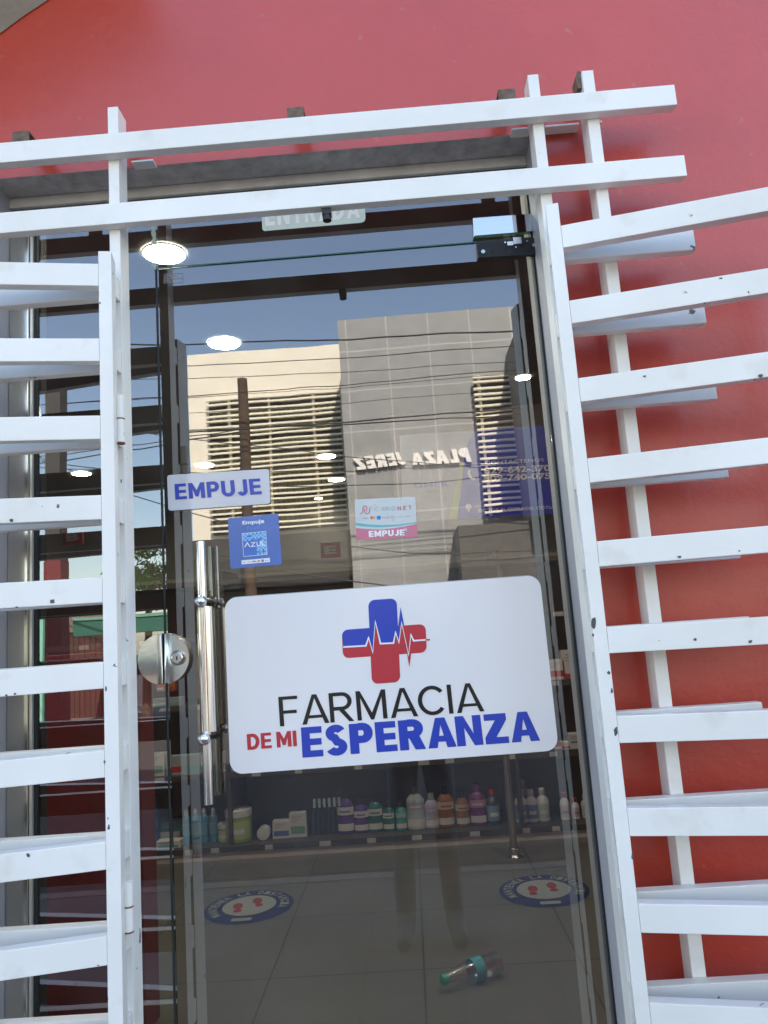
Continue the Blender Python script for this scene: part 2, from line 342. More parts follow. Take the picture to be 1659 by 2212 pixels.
def caps(body, q, m, parent, t=.22, gap=.09, space=.26, ext=.0006, slant=0., name='lettering', widths=None):
    gs = []; x = 0
    for ch in body:
        if ch == ' ': x += space; continue
        w_, polys, paths = glyph(ch, t); k = (widths or {}).get(ch, 1)
        gs.append((x, k, polys, paths)); x += w_*k+gap*(.3 if ch in 'A' else 1)
    W = x-gap*(.3 if body[-1] in 'A' else 1); b = NB(); nrm = (q.br-q.bl).cross(q.tl-q.bl).normalized(); n_ = 0
    for x0, k, polys, paths in gs:
        pl_ = list(polys)
        for pa in paths:
            L_, R_2 = stroke2d(pa, t if True else t)
            for i in range(len(L_)-1): pl_.append([(L_[i].x, L_[i].y), (R_2[i].x, R_2[i].y), (R_2[i+1].x, R_2[i+1].y), (L_[i+1].x, L_[i+1].y)])
        for pp in pl_:
            n_ += 1; e = ext+.00003*(n_ % 7)
            pts = [q.at((x0+k*px+slant*py)/W, py)+nrm*e for px, py in pp]
            a2 = sum(pp[i][0]*pp[(i+1) % len(pp)][1]-pp[(i+1) % len(pp)][0]*pp[i][1] for i in range(len(pp)))
            if a2 < 0: pts = pts[::-1]
            slab(b, pts, -nrm*e)
    return obj(name, b, m, parent)
def copy_tree(o, parent=None):
    c = o.copy(); COL.objects.link(c); c.parent = parent
    for ch in list(o.children): copy_tree(ch, c)
    return c

# ================================================================== SETTING
ST = -0.35                                       # street level; shop floor is z = 0
XL, XR, ZT = -0.917, 0.372, 2.265                # doorway opening
def gb(name, dims, m, **kw):
    b = NB(); box(b, *dims); return obj(name, b, m, kind='structure', **kw)
ASPH = mat('asphalt', (.045, .045, .047), .9, noise=.35, nscale=6, bump=.4, bscale=80)
PAVE = grid_mat('pavement_slabs', (.135, .135, .125), (.11, .11, .105), .4, .4, .1, .1, .012, .85)
gb('ground', (-60, 60, -90, 30, ST-.6, ST-.16), ASPH)
gb('road', (-60, 60, -11.2, -3.0, ST-.156, ST-.15), ASPH)
gb('pavement', (-60, 60, -2.9, .0, ST-.15, ST), PAVE)
gb('far_pavement', (-60, 60, -16.2, -11.3, ST-.15, ST), PAVE)
gb('kerb', (-60, 60, -3.0, -2.902, ST-.15, ST+.003), mat('kerb_concrete', (.22, .21, .19), .85, noise=.2))
FLOOR = grid_mat('grey_floor_tiles', (.105, .098, .085), (.03, .028, .025), .52, .52, PZ(912, 2000, 0).x, PZ(912, 1965, 0).y, .006, .28, rot=0)
gb('shop_floor', (-5, 4, .0, 9.4, -.2, 0), FLOOR)
gb('shop_ceiling', (-5, 4, .2, 9.4, 3.03, 3.1), mat('shop_ceiling_paint', (.16, .155, .15), .9))
b = NB(); box(b, XL, XR, -.30, -.001, ST, -.0)
obj('door_step', b, mat('step_concrete', (.2, .19, .18), .8, noise=.2), kind='structure')

# ---- the pharmacy building
bld = thing('pharmacy_building', 'red painted pharmacy front with a glazed doorway behind white bars', 'building', (0, 0, ST))
b = NB()
box(b, -6, XL, 0, .2, ST, ZT); box(b, XR, 6, 0, .2, ST, ZT); box(b, -6, 6, 0, .2, ZT, 9.5)
sp = [f for f in b.faces if abs(f.calc_center_median().z-ZT) < .001]
for f in sp:
    if len(f.verts) == 4 and max(v.co.x for v in f.verts)-min(v.co.x for v in f.verts) > 11: b.faces.remove(f)
    else: b.faces.remove(f)
f_ = b.faces.new([b.verts.new(p) for p in ((XL, 0, ZT), (XR, 0, ZT), (XR, .2, ZT), (XL, .2, ZT))]); f_.material_index = 2
for f in b.faces:
    c = f.calc_center_median()
    if abs(c.x-XL) < .01 or abs(c.x-XR) < .01: f.material_index = 1 if c.z < ZT else 0
    if abs(c.z-ZT) < .01: f.material_index = 2
obj('front_wall', b, [RED, REVEAL, SOFFIT], bld)
PLAST = mat('shop_wall_paint', (.30, .28, .26), .8, noise=.08)
b = NB(); box(b, -6, -5, .2, 9.5, ST, 9.3); box(b, 4, 6, .2, 9.5, ST, 9.3); box(b, -6, 6, 9.5, 9.7, ST, 9.3)
obj('side_walls', b, PLAST, bld)
b = NB(); box(b, -6, 6, .2, 9.5, 9.0, 9.2); obj('roof', b, CONC, bld)
hz = P(1148, 354, .08).z
b = NB(); box(b, XL, XR, .08, .13, hz, ZT-.001, .002); obj('door_header', b, HEADER, bld)
b = NB(); box(b, XL, XR, .09, .125, hz-.028, hz-.002); obj('header_shadow_gap', b, RUBBER, bld)
jx1, jx2, jx3 = P(60, 1100, .08).x, P(69, 1100, .085).x, P(81, 1100, .095).x
b = NB(); box(b, XL+.001, jx1, .08, .15, 0, hz-.03, .002); obj('door_jamb', b, ALU, bld)
b = NB(); box(b, jx1+.001, jx2, .086, .14, 0, hz-.03, .001); obj('glazing_bead', b, ALUL, bld)
b = NB(); box(b, jx2, jx2+.008, .094, .14, 0, hz-.03); obj('gasket', b, RUBBER, bld)
b = NB(); box(b, .3672, .3714, .098, .13, 0, hz-.03); obj('gasket', b, RUBBER, bld)
# sloping concrete canopy at the top left
cn = thing('concrete_canopy', 'beige concrete canopy slab sloping out over the red wall at the top left', 'canopy', P(-40, 40, 0))
b = NB(); a0, a1 = P(-260, 215, 0), P(250, -98, 0)
for q_ in (a0, a1): q_.y = -.003
up = Vector((-.35, 0, .9)); steps = []
curve_ = [P(x, y, -.003) for x, y in ((-420, 310), (-120, 150), (0, 72), (50, 35), (106, -2), (190, -44), (300, -90))]
top = [p+Vector((-.15, 0, .28)) for p in curve_]
fv = [b.verts.new(p) for p in curve_+top[::-1]]; bv = [b.verts.new(v.co+Vector((-.12, -.62, .30))) for v in fv]
b.faces.new(fv); b.faces.new(bv[::-1])
for i in range(len(fv)): j = (i+1) % len(fv); b.faces.new((fv[i], bv[i], bv[j], fv[j]))
obj('slab', b, CONC, cn)

# ================================================================== GLAZING
TOP = 2.205
def pane(name, x0, x1, z0, z1, parent):
    b = NB(); box(b, x0, x1, GY, GY+.01, z0, z1)
    for f in b.faces:
        f.material_index = 1
        if f.calc_center_median().y < GY+.001: f.material_index = 0
    for f in list(b.faces):
        if f.calc_center_median().y > GY+.009: b.faces.remove(f)
    return obj(name, b, [GLASS, EDGE], parent)
dx0, dx1, dz1 = -.5555, .3665, 2.052
side = thing('side_window', 'narrow tinted glass side pane left of the door, behind white rails', 'window', ((jx2+dx0)/2, GY, 0))
pane('pane', jx2+.009, dx0-.006, .0, TOP, side)
tran = thing('transom_window', 'tinted glass transom pane above the door with a peeling sticker', 'window', ((dx0+dx1)/2, GY, dz1))
pane('pane', dx0-.003, dx1+.002, dz1+.006, TOP, tran)
b = NB(); box(b, dx0-.003, dx1, GY-.001, GY+.011, dz1+.0035, dz1+.0065)
obj('green_edge', b, mat('green_edge_line', (.04, .14, .09), .2), tran)
# silicone smears on the joint
SIL = milky('silicone', (.55, .62, .55), .6)
b = NB()
for i in range(26):
    z = dz1+.005+.15*i/25; wv = .004+.004*random.random()
    xx = dx0-.005+random.uniform(-.0015, .0015)
    box(b, xx-wv, xx+wv*.7, GY-.0016, GY-.0004, z-.0035, z+.0035)
obj('silicone_seal', b, SIL, tran)
door = thing('glass_door', 'frameless tinted glass door with a long steel pull handle', 'door', ((dx0+dx1)/2, GY, 0.005))
pane('pane', dx0, dx1, .008, dz1, door)
b = NB(); box(b, dx0-.005, dx0-.0005, GY-.0005, GY+.012, .0, dz1+.002); obj('rubber_seal', b, RUBBER, door)
KH = K(1160, 500, 5.925)
q = pxquad(KH, (232, 572), (1168, 497), (218, 305), (1165, 240), GY-.016)
b = NB(); panel(b, q, .001, (0, .015, 0)); pf = obj('patch_cover', b, mat('mirror_steel', (.56, .55, .55), .04, metal=1), tran)
q = pxquad(KH, (290, 898), (1215, 850), (275, 660), (1200, 600), GY-.012)
b = NB(); panel(b, q, .001, (0, .011, 0)); pt = obj('patch_fitting', b, BLACK, door)
for x, y, r in ((372, 815, 34), (1138, 716, 34), (702, 678, 15), (1027, 657, 15), (862, 747, 15)):
    b = NB(); c = P(*KH(x, y), GY-.0125); tube(b, c, c+Vector((0, -.002, 0)), r/5.925*.853/1597*1.62); obj('bolt', b, STEEL2, pt)
b = NB(); c = P(*KH(885, 655), GY-.014); box(b, c.x-.010, c.x+.010, c.y-.004, c.y, c.z-.009, c.z+.009, .001)
c = P(*KH(780, 690), GY-.014); box(b, c.x-.007, c.x+.007, c.y-.001, c.y+.001, c.z-.005, c.z+.005)
obj('pivot_block', b, STEEL2, pt)
b = NB(); q = pxquad(K(1380, 2300, 2.941), (500, 735), (530, 735), (470, 480), (500, 480), GY-.014)
box(b, .340, .3665, GY-.014, GY-.001, .02, .17, .002)
obj('patch_fitting', b, BLACK, door)
# lock: two half discs
KL = K(340, 1340, 5.267)
lc = P(*KL(385, 1725), GY-.018); LR = .0565
def half(sign):
    pts = [(lc.x+sign*.0022, lc.z-LR*.995)]
    for i in range(25): a = -pi/2+pi*i/24; pts.append((lc.x+sign*(.0022+LR*cos(a)), lc.z+LR*sin(a)))
    if sign < 0: pts = pts[::-1]
    bb = NB(); slab(bb, [(x, GY-.018, z) for x, z in pts[::-1]], (0, .017, 0))
    bmesh.ops.bevel(bb, geom=[e for e in bb.edges if all(v.co.y < GY-.017 for v in e.verts)], offset=.004, segments=3, profile=.5, affect='EDGES')
    return bb
LOCKM = mat('polished_lock_steel', (.66, .65, .61), .24, metal=1, bump=.05, bscale=25)
lk = obj('lock_case', half(1), LOCKM, door, smooth=True)
kc = P(*KL(585, 1712), GY-.018)
b = NB(); lathe(b, [(.0165, 0), (.0165, .006), (.0135, .010), (.0105, .011), (.0105, .010), (.0001, .010)], kc, 28, axis=(0, -1, 0)); obj('lock_cylinder', b, STEEL2, lk, smooth=True)
b = NB(); box(b, kc.x-.0012, kc.x+.0012, kc.y-.0115, kc.y-.009, kc.z-.005, kc.z+.004); obj('keyhole', b, BLACK, lk)
obj('lock_keeper', half(-1), LOCKM, side, smooth=True)
# pull handle
def hx(px, py, Y): return P(px, py, Y)
hy = .045
a_, b_ = P(436, 1170, hy), P(448.5, 1737, hy); xc = (a_.x+b_.x)/2
b1, b2 = P(433.6, 1299, .022), P(440.5, 1596, .022)
hd = thing('t', 't', 't', (0, 0, 0)); bpy.data.objects.remove(hd)
b = NB(); tube(b, (xc, hy, b_.z), (xc, hy, a_.z), .0105, n=28)
hnd = obj('pull_handle', b, STEEL, door, smooth=True)
b = NB(); tube(b, (xc+.005, hy, b2.z+.012), (xc+.005, hy, b1.z-.012), .0178, n=32); obj('handle_sleeve', b, STEEL, hnd, smooth=True)
for bb_ in (b1, b2):
    b = NB(); sphere(b, (bb_.x, .022, bb_.z), .0140, 28); obj('ball_end', b, STEEL, hnd, smooth=True)
    b = NB(); tube(b, (bb_.x+.002, .03, bb_.z), (bb_.x+.004, GY-.001, bb_.z), .0085); tube(b, (bb_.x+.004, GY-.006, bb_.z), (bb_.x+.004, GY-.0005, bb_.z), .013)
    obj('standoff', b, mat('dark_steel', (.18, .18, .18), .2, metal=1), hnd, smooth=True)
xi = P(461, 1400, .165).x
b = NB(); tube(b, (xi, .165, P(470, 1716, .165).z), (xi, .165, P(458, 1181, .165).z), .0100, n=24)
inh = obj('inner_pull_handle', b, STEEL, door, smooth=True)
b = NB(); tube(b, (xi+.004, .165, b2.z+.014), (xi+.004, .165, b1.z-.014), .0165, n=24); obj('handle_sleeve', b, STEEL, inh, smooth=True)
for bb_ in (b1, b2):
    b = NB(); tube(b, (xi, .165, bb_.z+.0), (xi, GY+.012, bb_.z+.0), .008); obj('standoff', b, STEEL2, inh, smooth=True)

# ================================================================== SIGNS ON THE GLASS
KS = K(560, 1450, 1.8852)
SY = .058
q = pxquad(KS, (43, 963), (1611, 847), (14, 122), (1519, 11), SY)
sg = thing('pharmacy_sign', 'large white rounded sign with red and blue cross reading FARMACIA DE MI ESPERANZA', 'sign', q.at(.5, 0))
b = NB(); panel(b, q, .028, (0, .004, 0), 0, 1); obj('panel', b, [ACRYL, ACRYLE], sg)
b = NB(); qb = Quad(q.bl+Vector((-.001, .006, .0)), q.br+Vector((.001, .006, .0)), q.tl+Vector((-.001, .006, .002)), q.tr+Vector((.001, .006, .002)))
panel(b, qb, .028, (0, .022, 0), 0, 0); obj('back_tray', b, ACRYLE, sg)
for u, v in ((.12, .85), (.88, .85), (.12, .15), (.88, .15)):
    b = NB(); c = q.at(u, v); tube(b, (c.x, SY+.02, c.z), (c.x, GY-.001, c.z), .008); obj('mount', b, STEEL2, sg)
kl = {}
def sgpoly(pts, m, lay, name): 
    b = NB(); slab(b, [P(*KS(x, y), SY-.0006*lay) for x, y in pts], (0, .0004, 0)); return obj(name, b, m, sg)
def arcpts(cx, cy, r, a0, a1, n=5): return [(cx+r*cos(radians(a0+(a1-a0)*i/n)), cy-r*sin(radians(a0+(a1-a0)*i/n))) for i in range(n+1)]
# cross outline, following the photograph's tilt
def cr(x, y): return (778+x+.045*y, 326+y-.072*x)
def carc(cx, cy, r, a0, a1): return [cr(px, py) for px, py in arcpts(cx, cy, r, a0, a1)]
a, h, R_ = 68, 200, 30
cross = (carc(a-R_, -h+R_, R_, 90, 0)+[cr(a, -a)]+carc(h-R_, -a+R_, R_, 90, 0)+carc(h-R_, a-R_, R_, 0, -90)+[cr(a, a)]+
         carc(a-R_, h-R_, R_, 0, -90)+carc(-a+R_, h-R_, R_, -90, -180)+[cr(-a, a)]+carc(-h+R_, a-R_, R_, -90, -180)+carc(-h+R_, -a+R_, R_, 180, 90)+[cr(-a, -a)]+carc(-a+R_, -h+R_, R_, 180, 90))
lo = sgpoly(cross, REDV, 1, 'cross_logo')
up_ = ([(583, 353), (690, 347), (703, 310), (722, 378), (735, 232), (760, 338), (822, 335), (832, 285), (848, 330), (852, 260)]+
       [cr(a, -a)]+carc(a-R_, -h+R_, R_, 0, 90)+carc(-a+R_, -h+R_, R_, 90, 180)+[cr(-a, -a)]+carc(-h+R_, -a+R_, R_, 90, 180))
sgpoly(up_, BLUE, 2, 'cross_top')
sgpoly([(845, 256), (856, 163), (873, 250)], BLUE, 2, 'cross_spike'); sgpoly([(887, 385), (897, 449), (906, 385)], REDV, 2, 'cross_spike')
b = NB(); stroke(b, KS, [(582, 354), (690, 348), (703, 309), (723, 380), (735, 232), (760, 338), (822, 335), (832, 284), (848, 332), (861, 238), (894, 392), (905, 295), (918, 324), (976, 320)], 8, SY-.0018, (0, .0004, 0)); obj('pulse_line', b, WV, sg)
b = NB(); stroke(b, KS, [(976, 320), (996, 319)], 7, SY-.0018, (0, .0004, 0)); obj('pulse_line', b, REDV, sg)
def stext(body, bl, br, tl, tr, m, off=0., Y=None, **kw):
    return text(body, pxquad(KS, bl, br, tl, tr, SY-.0003), m, sg, off=off, ext=.0006, **kw)
caps('FARMACIA', pxquad(KS, (281, 733), (1256, 660), (272, 592), (1240, 522), SY-.0003), INK, sg, t=.125, gap=.10, widths={'I': 1})
caps('DE MI', pxquad(KS, (126, 845), (362, 826), (122, 770), (357, 752), SY-.0003), REDV, sg, t=.21, gap=.09, space=.20)
caps('ESPERANZA', pxquad(KS, (388, 882), (1522, 800), (380, 738), (1502, 658), SY-.0003), BLUE, sg, t=.245, gap=.07, widths={'P': 1.05, 'R': 1.05})

# EMPUJE plate
K4 = K(440, 860, 3.4563)
KE = K(0, 864, 1.7068)
q = pxquad(KE, (727, 732), (1167, 701), (722, 578), (1162, 551), GY-.006)
ep = thing('push_plate_sign', 'translucent white plate with blue letters EMPUJE on the glass', 'sign', q.at(.5, 0))
b = NB(); panel(b, q, .006, (0, .0045, 0), 0, 1); obj('panel', b, [milky('frosted_acrylic', (.74, .75, .82), .80), ACRYLE], ep)
caps('EMPUJE', pxquad(KE, (758, 684), (1132, 660), (754, 617), (1124, 592), GY-.0063), BLUE, ep, t=.21, gap=.11, ext=.0008)
# blue card terminal sticker
KA = K(560, 1180, 7.9)
q = pxquad(KA, (185, 2056), (1210, 1962), (128, 1040), (1140, 948), GY-.0014)
st = thing('blue_card_sticker', 'square blue sticker reading Empuje AZUL with card logos', 'sticker', q.at(.5, 0))
SB = mat('sticker_blue', (.07, .16, .48), .35, coat=.3, noise=.08, nscale=30)
b = NB(); panel(b, q, .004, (0, .0009, 0)); obj('sheet', b, SB, st)
Y1, Y2 = GY-.0018, GY-.0022
def kpoly(kk, pts, m, Y, par, name, f=P):
    b = NB(); slab(b, [f(*kk(x, y), Y) for x, y in pts], (0, .0003, 0)); return obj(name, b, m, par)
text('Empuje', pxquad(KA, (428, 1192), (862, 1165), (418, 1098), (856, 1050), Y1), WV, st, off=.03, ext=.0004)
text('Push', pxquad(KA, (518, 1285), (765, 1250), (512, 1205), (760, 1175), Y1), mat('cyan_ink', (.05, .30, .70), .3), st, ext=.0004)
qs = Quad(*[P(*KA(*c), Y1) for c in ((443, 1812), (922, 1768), (412, 1345), (895, 1297))])
b = NB(); slab(b, [qs.at(0, 0), qs.at(1, 0), qs.at(1, 1), qs.at(0, 1)], (0, .0003, 0)); lg = obj('logo_frame', b, WV, st)
b = NB(); slab(b, [qs.at(u, v)+Vector((0, -.0003, 0)) for u, v in ((.02, .02), (.98, .02), (.98, .98), (.02, .98))], (0, .0002, 0))
obj('logo_square', b, mat('logo_blue', (.06, .17, .55), .3), lg)
chk = [NB(), NB()]; NCH = 12
for i in range(NCH):
    for j in range(NCH):
        if (i-1 > j+2) and not (i+j < 11 and False): pass
        d = (i+j)/(2*(NCH-1))
        diag = (i*1.0+j*.6)
        if not ((j > 7) or (i > 6 and j < 5 and i-j > 2) or (i > 8)): continue
        if (i+j) % 2 and random.random() < .8: bmx = chk[0]
        elif random.random() < .6: bmx = chk[1]
        else: continue
        u0, v0 = .03+.94*i/NCH, .03+.94*j/NCH; u1, v1 = u0+.94/NCH, v0+.94/NCH
        slab(bmx, [qs.at(u, v)+Vector((0, -.0005, 0)) for u, v in ((u0, v0), (u1, v0), (u1, v1), (u0, v1))], (0, .0001, 0))
obj('logo_checks', chk[0], mat('logo_pale_blue', (.28, .58, .85), .3), lg); obj('logo_checks', chk[1], mat('logo_mid_blue', (.10, .36, .68), .3), lg)
b = NB(); kz = K(560, 1180, 7.9)
for pts in ([(470, 1622), (520, 1530), (572, 1612)], [(598, 1532), (672, 1524), (600, 1606), (684, 1598)], [(712, 1512), (717, 1570), (735, 1592), (765, 1588), (782, 1568), (778, 1500)], [(815, 1498), (822, 1584), (882, 1577)]):
    stroke(b, KA, pts, 20, Y2-.0006, (0, .0003, 0))
obj('lettering', b, WV, st)
kpoly(KA, [(402, 1885), (972, 1832), (976, 1915), (406, 1966)], WV, Y1, st, 'logo_strip')
text('VISA', pxquad(KA, (612, 1922), (700, 1914), (608, 1892), (696, 1884), Y2), mat('navy_ink', (.03, .05, .25), .4), st, off=.02, ext=.0003)
MR = mat('orange_red_ink', (.75, .10, .05), .4); MO = mat('orange_ink', (.85, .35, .08), .4); MB_ = mat('card_blue_ink', (.03, .20, .55), .4)
def disc(kk, x, y, r, m, Y, par, name='logo_disc', f=P): return kpoly(kk, [(x+r*cos(2*pi*i/16), y-r*sin(2*pi*i/16)) for i in range(16)], m, Y, par, name, f)
disc(KA, 736, 1896, 17, MR, Y2, st); disc(KA, 764, 1893, 17, MO, Y2-.0004, st)
kpoly(KA, [(804, 1868), (850, 1864), (853, 1910), (807, 1914)], MB_, Y2, st, 'logo_square')
GI = mat('grey_ink', (.35, .33, .36), .5)
for p in ([(415, 1925), (480, 1920)], [(525, 1918), (590, 1912)], [(870, 1889), (955, 1880)]): b = NB(); stroke(b, KA, p, 9, Y2, (0, .0003, 0)); obj('small_print', b, GI, st)
# CARDNET sticker
KC = K(880, 1240, 8.295)
def al(n_, c, a): return milky(n_, c, a)
q = pxquad(KC, (178, 1058), (1461, 992), (148, 203), (1417, 144), GY-.0014)
ct = thing('cardnet_sticker', 'white and pink rectangular sticker reading CARDNET EMPUJE on the glass', 'sticker', q.at(.5, 0))
b = NB(); panel(b, q, 0, (0, .0009, 0)); obj('sheet', b, al('pale_film', (.60, .66, .66), .9), ct)
kpoly(KC, [(173, 800), (400, 822), (700, 832), (1000, 800), (1200, 768), (1452, 708), (1461, 990), (178, 1056)], al('pink_film', (.62, .17, .27), .92), Y1, ct, 'pink_band')
TEAL = mat('teal_ink', (.10, .46, .50), .4)
kpoly(KC, [(170, 690), (400, 722), (700, 740), (1000, 730), (1200, 708), (1447, 672), (1450, 695), (1200, 735), (1000, 765), (700, 782), (400, 775), (172, 748)], TEAL, Y1, ct, 'teal_wave')
PK = mat('rose_ink', (.60, .16, .24), .4); GB_ = mat('grey_blue_ink', (.26, .42, .48), .4)
caps('CARD', pxquad(KC, (568, 448), (1000, 430), (562, 365), (995, 342), Y1), GB_, ct, t=.10, gap=.5, ext=.0003)
caps('NET', pxquad(KC, (1048, 428), (1342, 412), (1042, 345), (1336, 330), Y1), PK, ct, t=.18, gap=.5, ext=.0003)
caps('EMPUJE', pxquad(KC, (447, 992), (1197, 955), (440, 865), (1192, 830), Y2), WV, ct, t=.24, gap=.1, ext=.0004)
b = NB()
stroke(b, KC, [(262, 505), (300, 490), (318, 440), (322, 370), (345, 338), (378, 340), (398, 370), (402, 450)], 20, Y1, (0, .0003, 0))
stroke(b, KC, [(350, 385), (352, 450), (375, 492), (415, 500), (450, 480), (465, 430), (468, 370), (485, 340), (515, 328)], 20, Y1-.0004, (0, .0003, 0))
obj('logo_swirl', b, PK, ct)
text('VISA', pxquad(KC, (318, 612), (428, 605), (314, 585), (424, 578), Y1), GI, ct, off=.01, ext=.0003)
disc(KC, 505, 582, 30, MR, Y1, ct); disc(KC, 545, 580, 28, MO, Y1-.0004, ct)
kpoly(KC, [(613, 548), (693, 544), (696, 618), (616, 622)], MB_, Y1, ct, 'logo_square')
for p in ([(725, 580), (830, 574)], [(830, 538), (848, 538), (850, 610), (835, 612)], [(895, 556), (985, 548)], [(890, 590), (980, 582)], [(1045, 566), (1075, 564)], [(1090, 562), (1135, 560)], [(1200, 560), (1295, 552)]): b = NB(); stroke(b, KC, p, 11, Y1, (0, .0003, 0)); obj('small_print', b, GI, ct)
BUB = milky('air_bubble', (.85, .87, .88), .5)
for x, y, r in ((570, 285, 40), (490, 350, 34), (1120, 178, 26), (950, 632, 28), (1215, 835, 34), (520, 965, 22)):
    b = NB(); slab(b, [P(*KC(x+r*cos(i), y+r*sin(i)*.9), GY-.0024) for i in [k*pi/7 for k in range(14)]], (0, .0001, 0))
    obj('air_bubble', b, BUB, ct)
# ENTRADA sticker
KN = K(640, 500, 5.53)
ent = thing('entrance_sticker', 'pale green worn sticker with white letters ENTRADA on the transom glass', 'sticker', P(*KN(800, 420), GY-.001))
b = NB(); slab(b, [P(*KN(x, y), GY-.0014) for x, y in [(122, 150), (128, 340), (132, 440), (160, 468), (240, 460), (800, 412), (1200, 378), (1520, 350), (1562, 330), (1576, 290), (1572, 180), (1560, 40), (900, 90)]], (0, .0009, 0))
obj('sheet', b, milky('worn_green_film', (.68, .77, .72), .95), ent)
caps('ENTRADA', pxquad(KN, (175, 400), (1500, 280), (165, 120), (1495, 10), GY-.0016), mat('worn_white_vinyl', (.88, .88, .88), .4), ent, t=.22, gap=.16, ext=.0004)
# small etched glass maker's mark
KG = K(0, 560, 3.4563)
et = thing('glass_stamp', 'tiny white outlined glass stamp in the upper left corner of the door', 'sticker', P(*KG(1520, 500), GY-.001))
b = NB()
for p in ([(1436, 462), (1598, 455)], [(1598, 455), (1598, 535)], [(1598, 535), (1434, 541)], [(1434, 541), (1436, 462)]): stroke(b, KG, p, 3.5, GY-.0008, (0, .0003, 0))
obj('outline', b, GI, et)
GI2 = mat('etched_white', (.5, .5, .48), .6)
for i, (t_, x1_) in enumerate((('VIDRIOS', 1545), ('DEL NORESTE', 1592), ('S.R.L.', 1490))):
    y_ = 487+i*21; text(t_, pxquad(KG, (1440, y_), (x1_, y_-4), (1440, y_-14), (x1_, y_-18), GY-.0008), GI2, et, ext=.0003)

# ================================================================== WHITE GRILLE (fixed)
gr = thing('security_grille', 'fixed white steel bar frame with two long top bars around the doorway', 'grille', (-.09, -.08, 0))
PY0, PY1 = -.090, -.040                          # posts
RY0, RY1 = -.115, -.0905                         # rails, welded in front of the posts
BACK_SHADE = mat('brown_back_shade', (.085, .07, .06), .7, noise=.4, nscale=20)
def shade_backs(b):                                    # shade on the wall-facing backs, painted in as a dark colour
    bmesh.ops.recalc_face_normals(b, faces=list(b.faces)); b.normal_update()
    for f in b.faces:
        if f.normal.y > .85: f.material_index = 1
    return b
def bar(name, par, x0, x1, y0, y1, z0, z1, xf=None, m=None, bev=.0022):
    b = NB(); box(b, x0, x1, y0, y1, z0, z1, bev, xf); return obj(name, shade_backs(b), [WHITE, BACK_SHADE], par)
pl = (P(232, 250, PY0).x, P(270.5, 250, PY0).x)
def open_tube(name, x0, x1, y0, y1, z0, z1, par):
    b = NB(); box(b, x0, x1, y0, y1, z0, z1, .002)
    return obj(name, shade_backs(b), [WHITE, BACK_SHADE], par)
postx = [(-.5985, -.5745), (.3570, .3815), (.4785, .5045)]
ztop = (P(250, 230, PY0).z, P(1160, 160, PY0).z, P(1270, 152, PY0).z)
for (x0, x1), zt in zip(postx, ztop):
    po = open_tube('post', x0, x1, PY0, PY1, ST+.0, zt, gr)
    b = NB()                                     # ragged cut end
    for i in range(7):
        u = i/6; yy = PY0+.004+u*.042; hh = random.uniform(.001, .006)
        box(b, x0+.0005, x0+.004+random.uniform(0, .004), yy, yy+.006, zt-.001, zt+hh)
        box(b, x1-.005, x1-.0005, yy, yy+.005, zt-.001, zt+hh*.7)
    obj('cut_end', b, RUST, po)
b = NB(); c = P(1247, 165, PY1); slab(b, [(postx[2][0]-.010, PY0+.01, ztop[2]-.035), (postx[2][0]-.0005, PY0+.01, ztop[2]-.034), (postx[2][0]-.0005, PY0+.01, ztop[2]+.008), (postx[2][0]-.006, PY0+.01, ztop[2]+.010), (postx[2][0]-.012, PY0+.01, ztop[2]-.005)], (0, .035, 0))
obj('torn_flap', b, RUST, gr)
for zb, xe in ((2.224, .668), (2.055, .6675)):
    bar('long_bar', gr, -3.2, xe, RY0, RY1, zb, zb+.0485)
RZ = [1.885-.1638*k for k in range(11)]          # bottoms of the rails
for k, z in enumerate(RZ):
    bar('short_rail', gr, .3590, .664+.0004*k, RY0, RY1, z, z+.049)
    bar('left_rail', gr, -3.2, -.5765, RY0, RY1, z, z+.049)
for x0, y0_ in ((62, 268), (627, 224), (1062, 188)):
    c = P(x0, y0_, -.03)
    b = NB(); box(b, c.x, c.x+.038, -.100, -.022, 2.303, 2.306); box(b, c.x, c.x+.038, -.103, -.1, 2.272, 2.306)
    obj('bracket', b, RUST, gr)
for x0, x1 in ((285, 332), (1106, 1146), (1178, 1252), (1288, 1302)):
    c0, c1 = P(x0, 300, -.02).x, P(x1, 300, -.02).x
    b = NB(); box(b, c0, c1, -.03, -.001, 2.257, 2.261); obj('wall_tab', b, WHITE, gr)
# dark hanging latch pin under the second bar
lp = P(706, 465, -.10)
b = NB(); tube(b, (lp.x, -.098, lp.z-.012), (lp.x, -.098, 2.0545), .0095); box(b, lp.x-.010, lp.x+.010, -.108, -.088, lp.z, 2.0545)
obj('latch_pin', b, mat('black_pipe', (.015, .012, .012), .4), gr)

# ================================================================== GATES (swung open)
def gate(name, label, hx_, hy_, ang, sign, length, zs, ztop_, group):
    g = thing(name, label, 'gate', (hx_, hy_, zs[-1]), group)
    d = Vector((sign*cos(ang), -sin(ang), 0)); nrm = Vector((-sign*sin(ang), -cos(ang), 0))
    def xf(co): return Vector((hx_, hy_, 0))+d*co.x+nrm*co.y+Vector((0, 0, co.z))
    b = NB(); box(b, 0, .026, -.05, 0, ST+.05, ztop_, .002, xf); obj('stile', shade_backs(b), [WHITE, BACK_SHADE], g)
    b = NB(); box(b, length-.026, length, -.05, 0, ST+.05, ztop_, .002, xf); obj('stile', shade_backs(b), [WHITE, BACK_SHADE], g)
    for z in zs:
        b = NB(); box(b, .0262, length-.0262, -.0255, -.0005, z, z+.049, .002, xf); obj('rail', shade_backs(b), [WHITE, BACK_SHADE], g)
    return g, xf
A12 = radians(12)
gl_, xl = gate('grille_gate', 'white barred gate folded open at the left of the doorway', -.5655, -.1655, A12, -1, .62, RZ, 1.962, 'barred gates folded open beside the door')
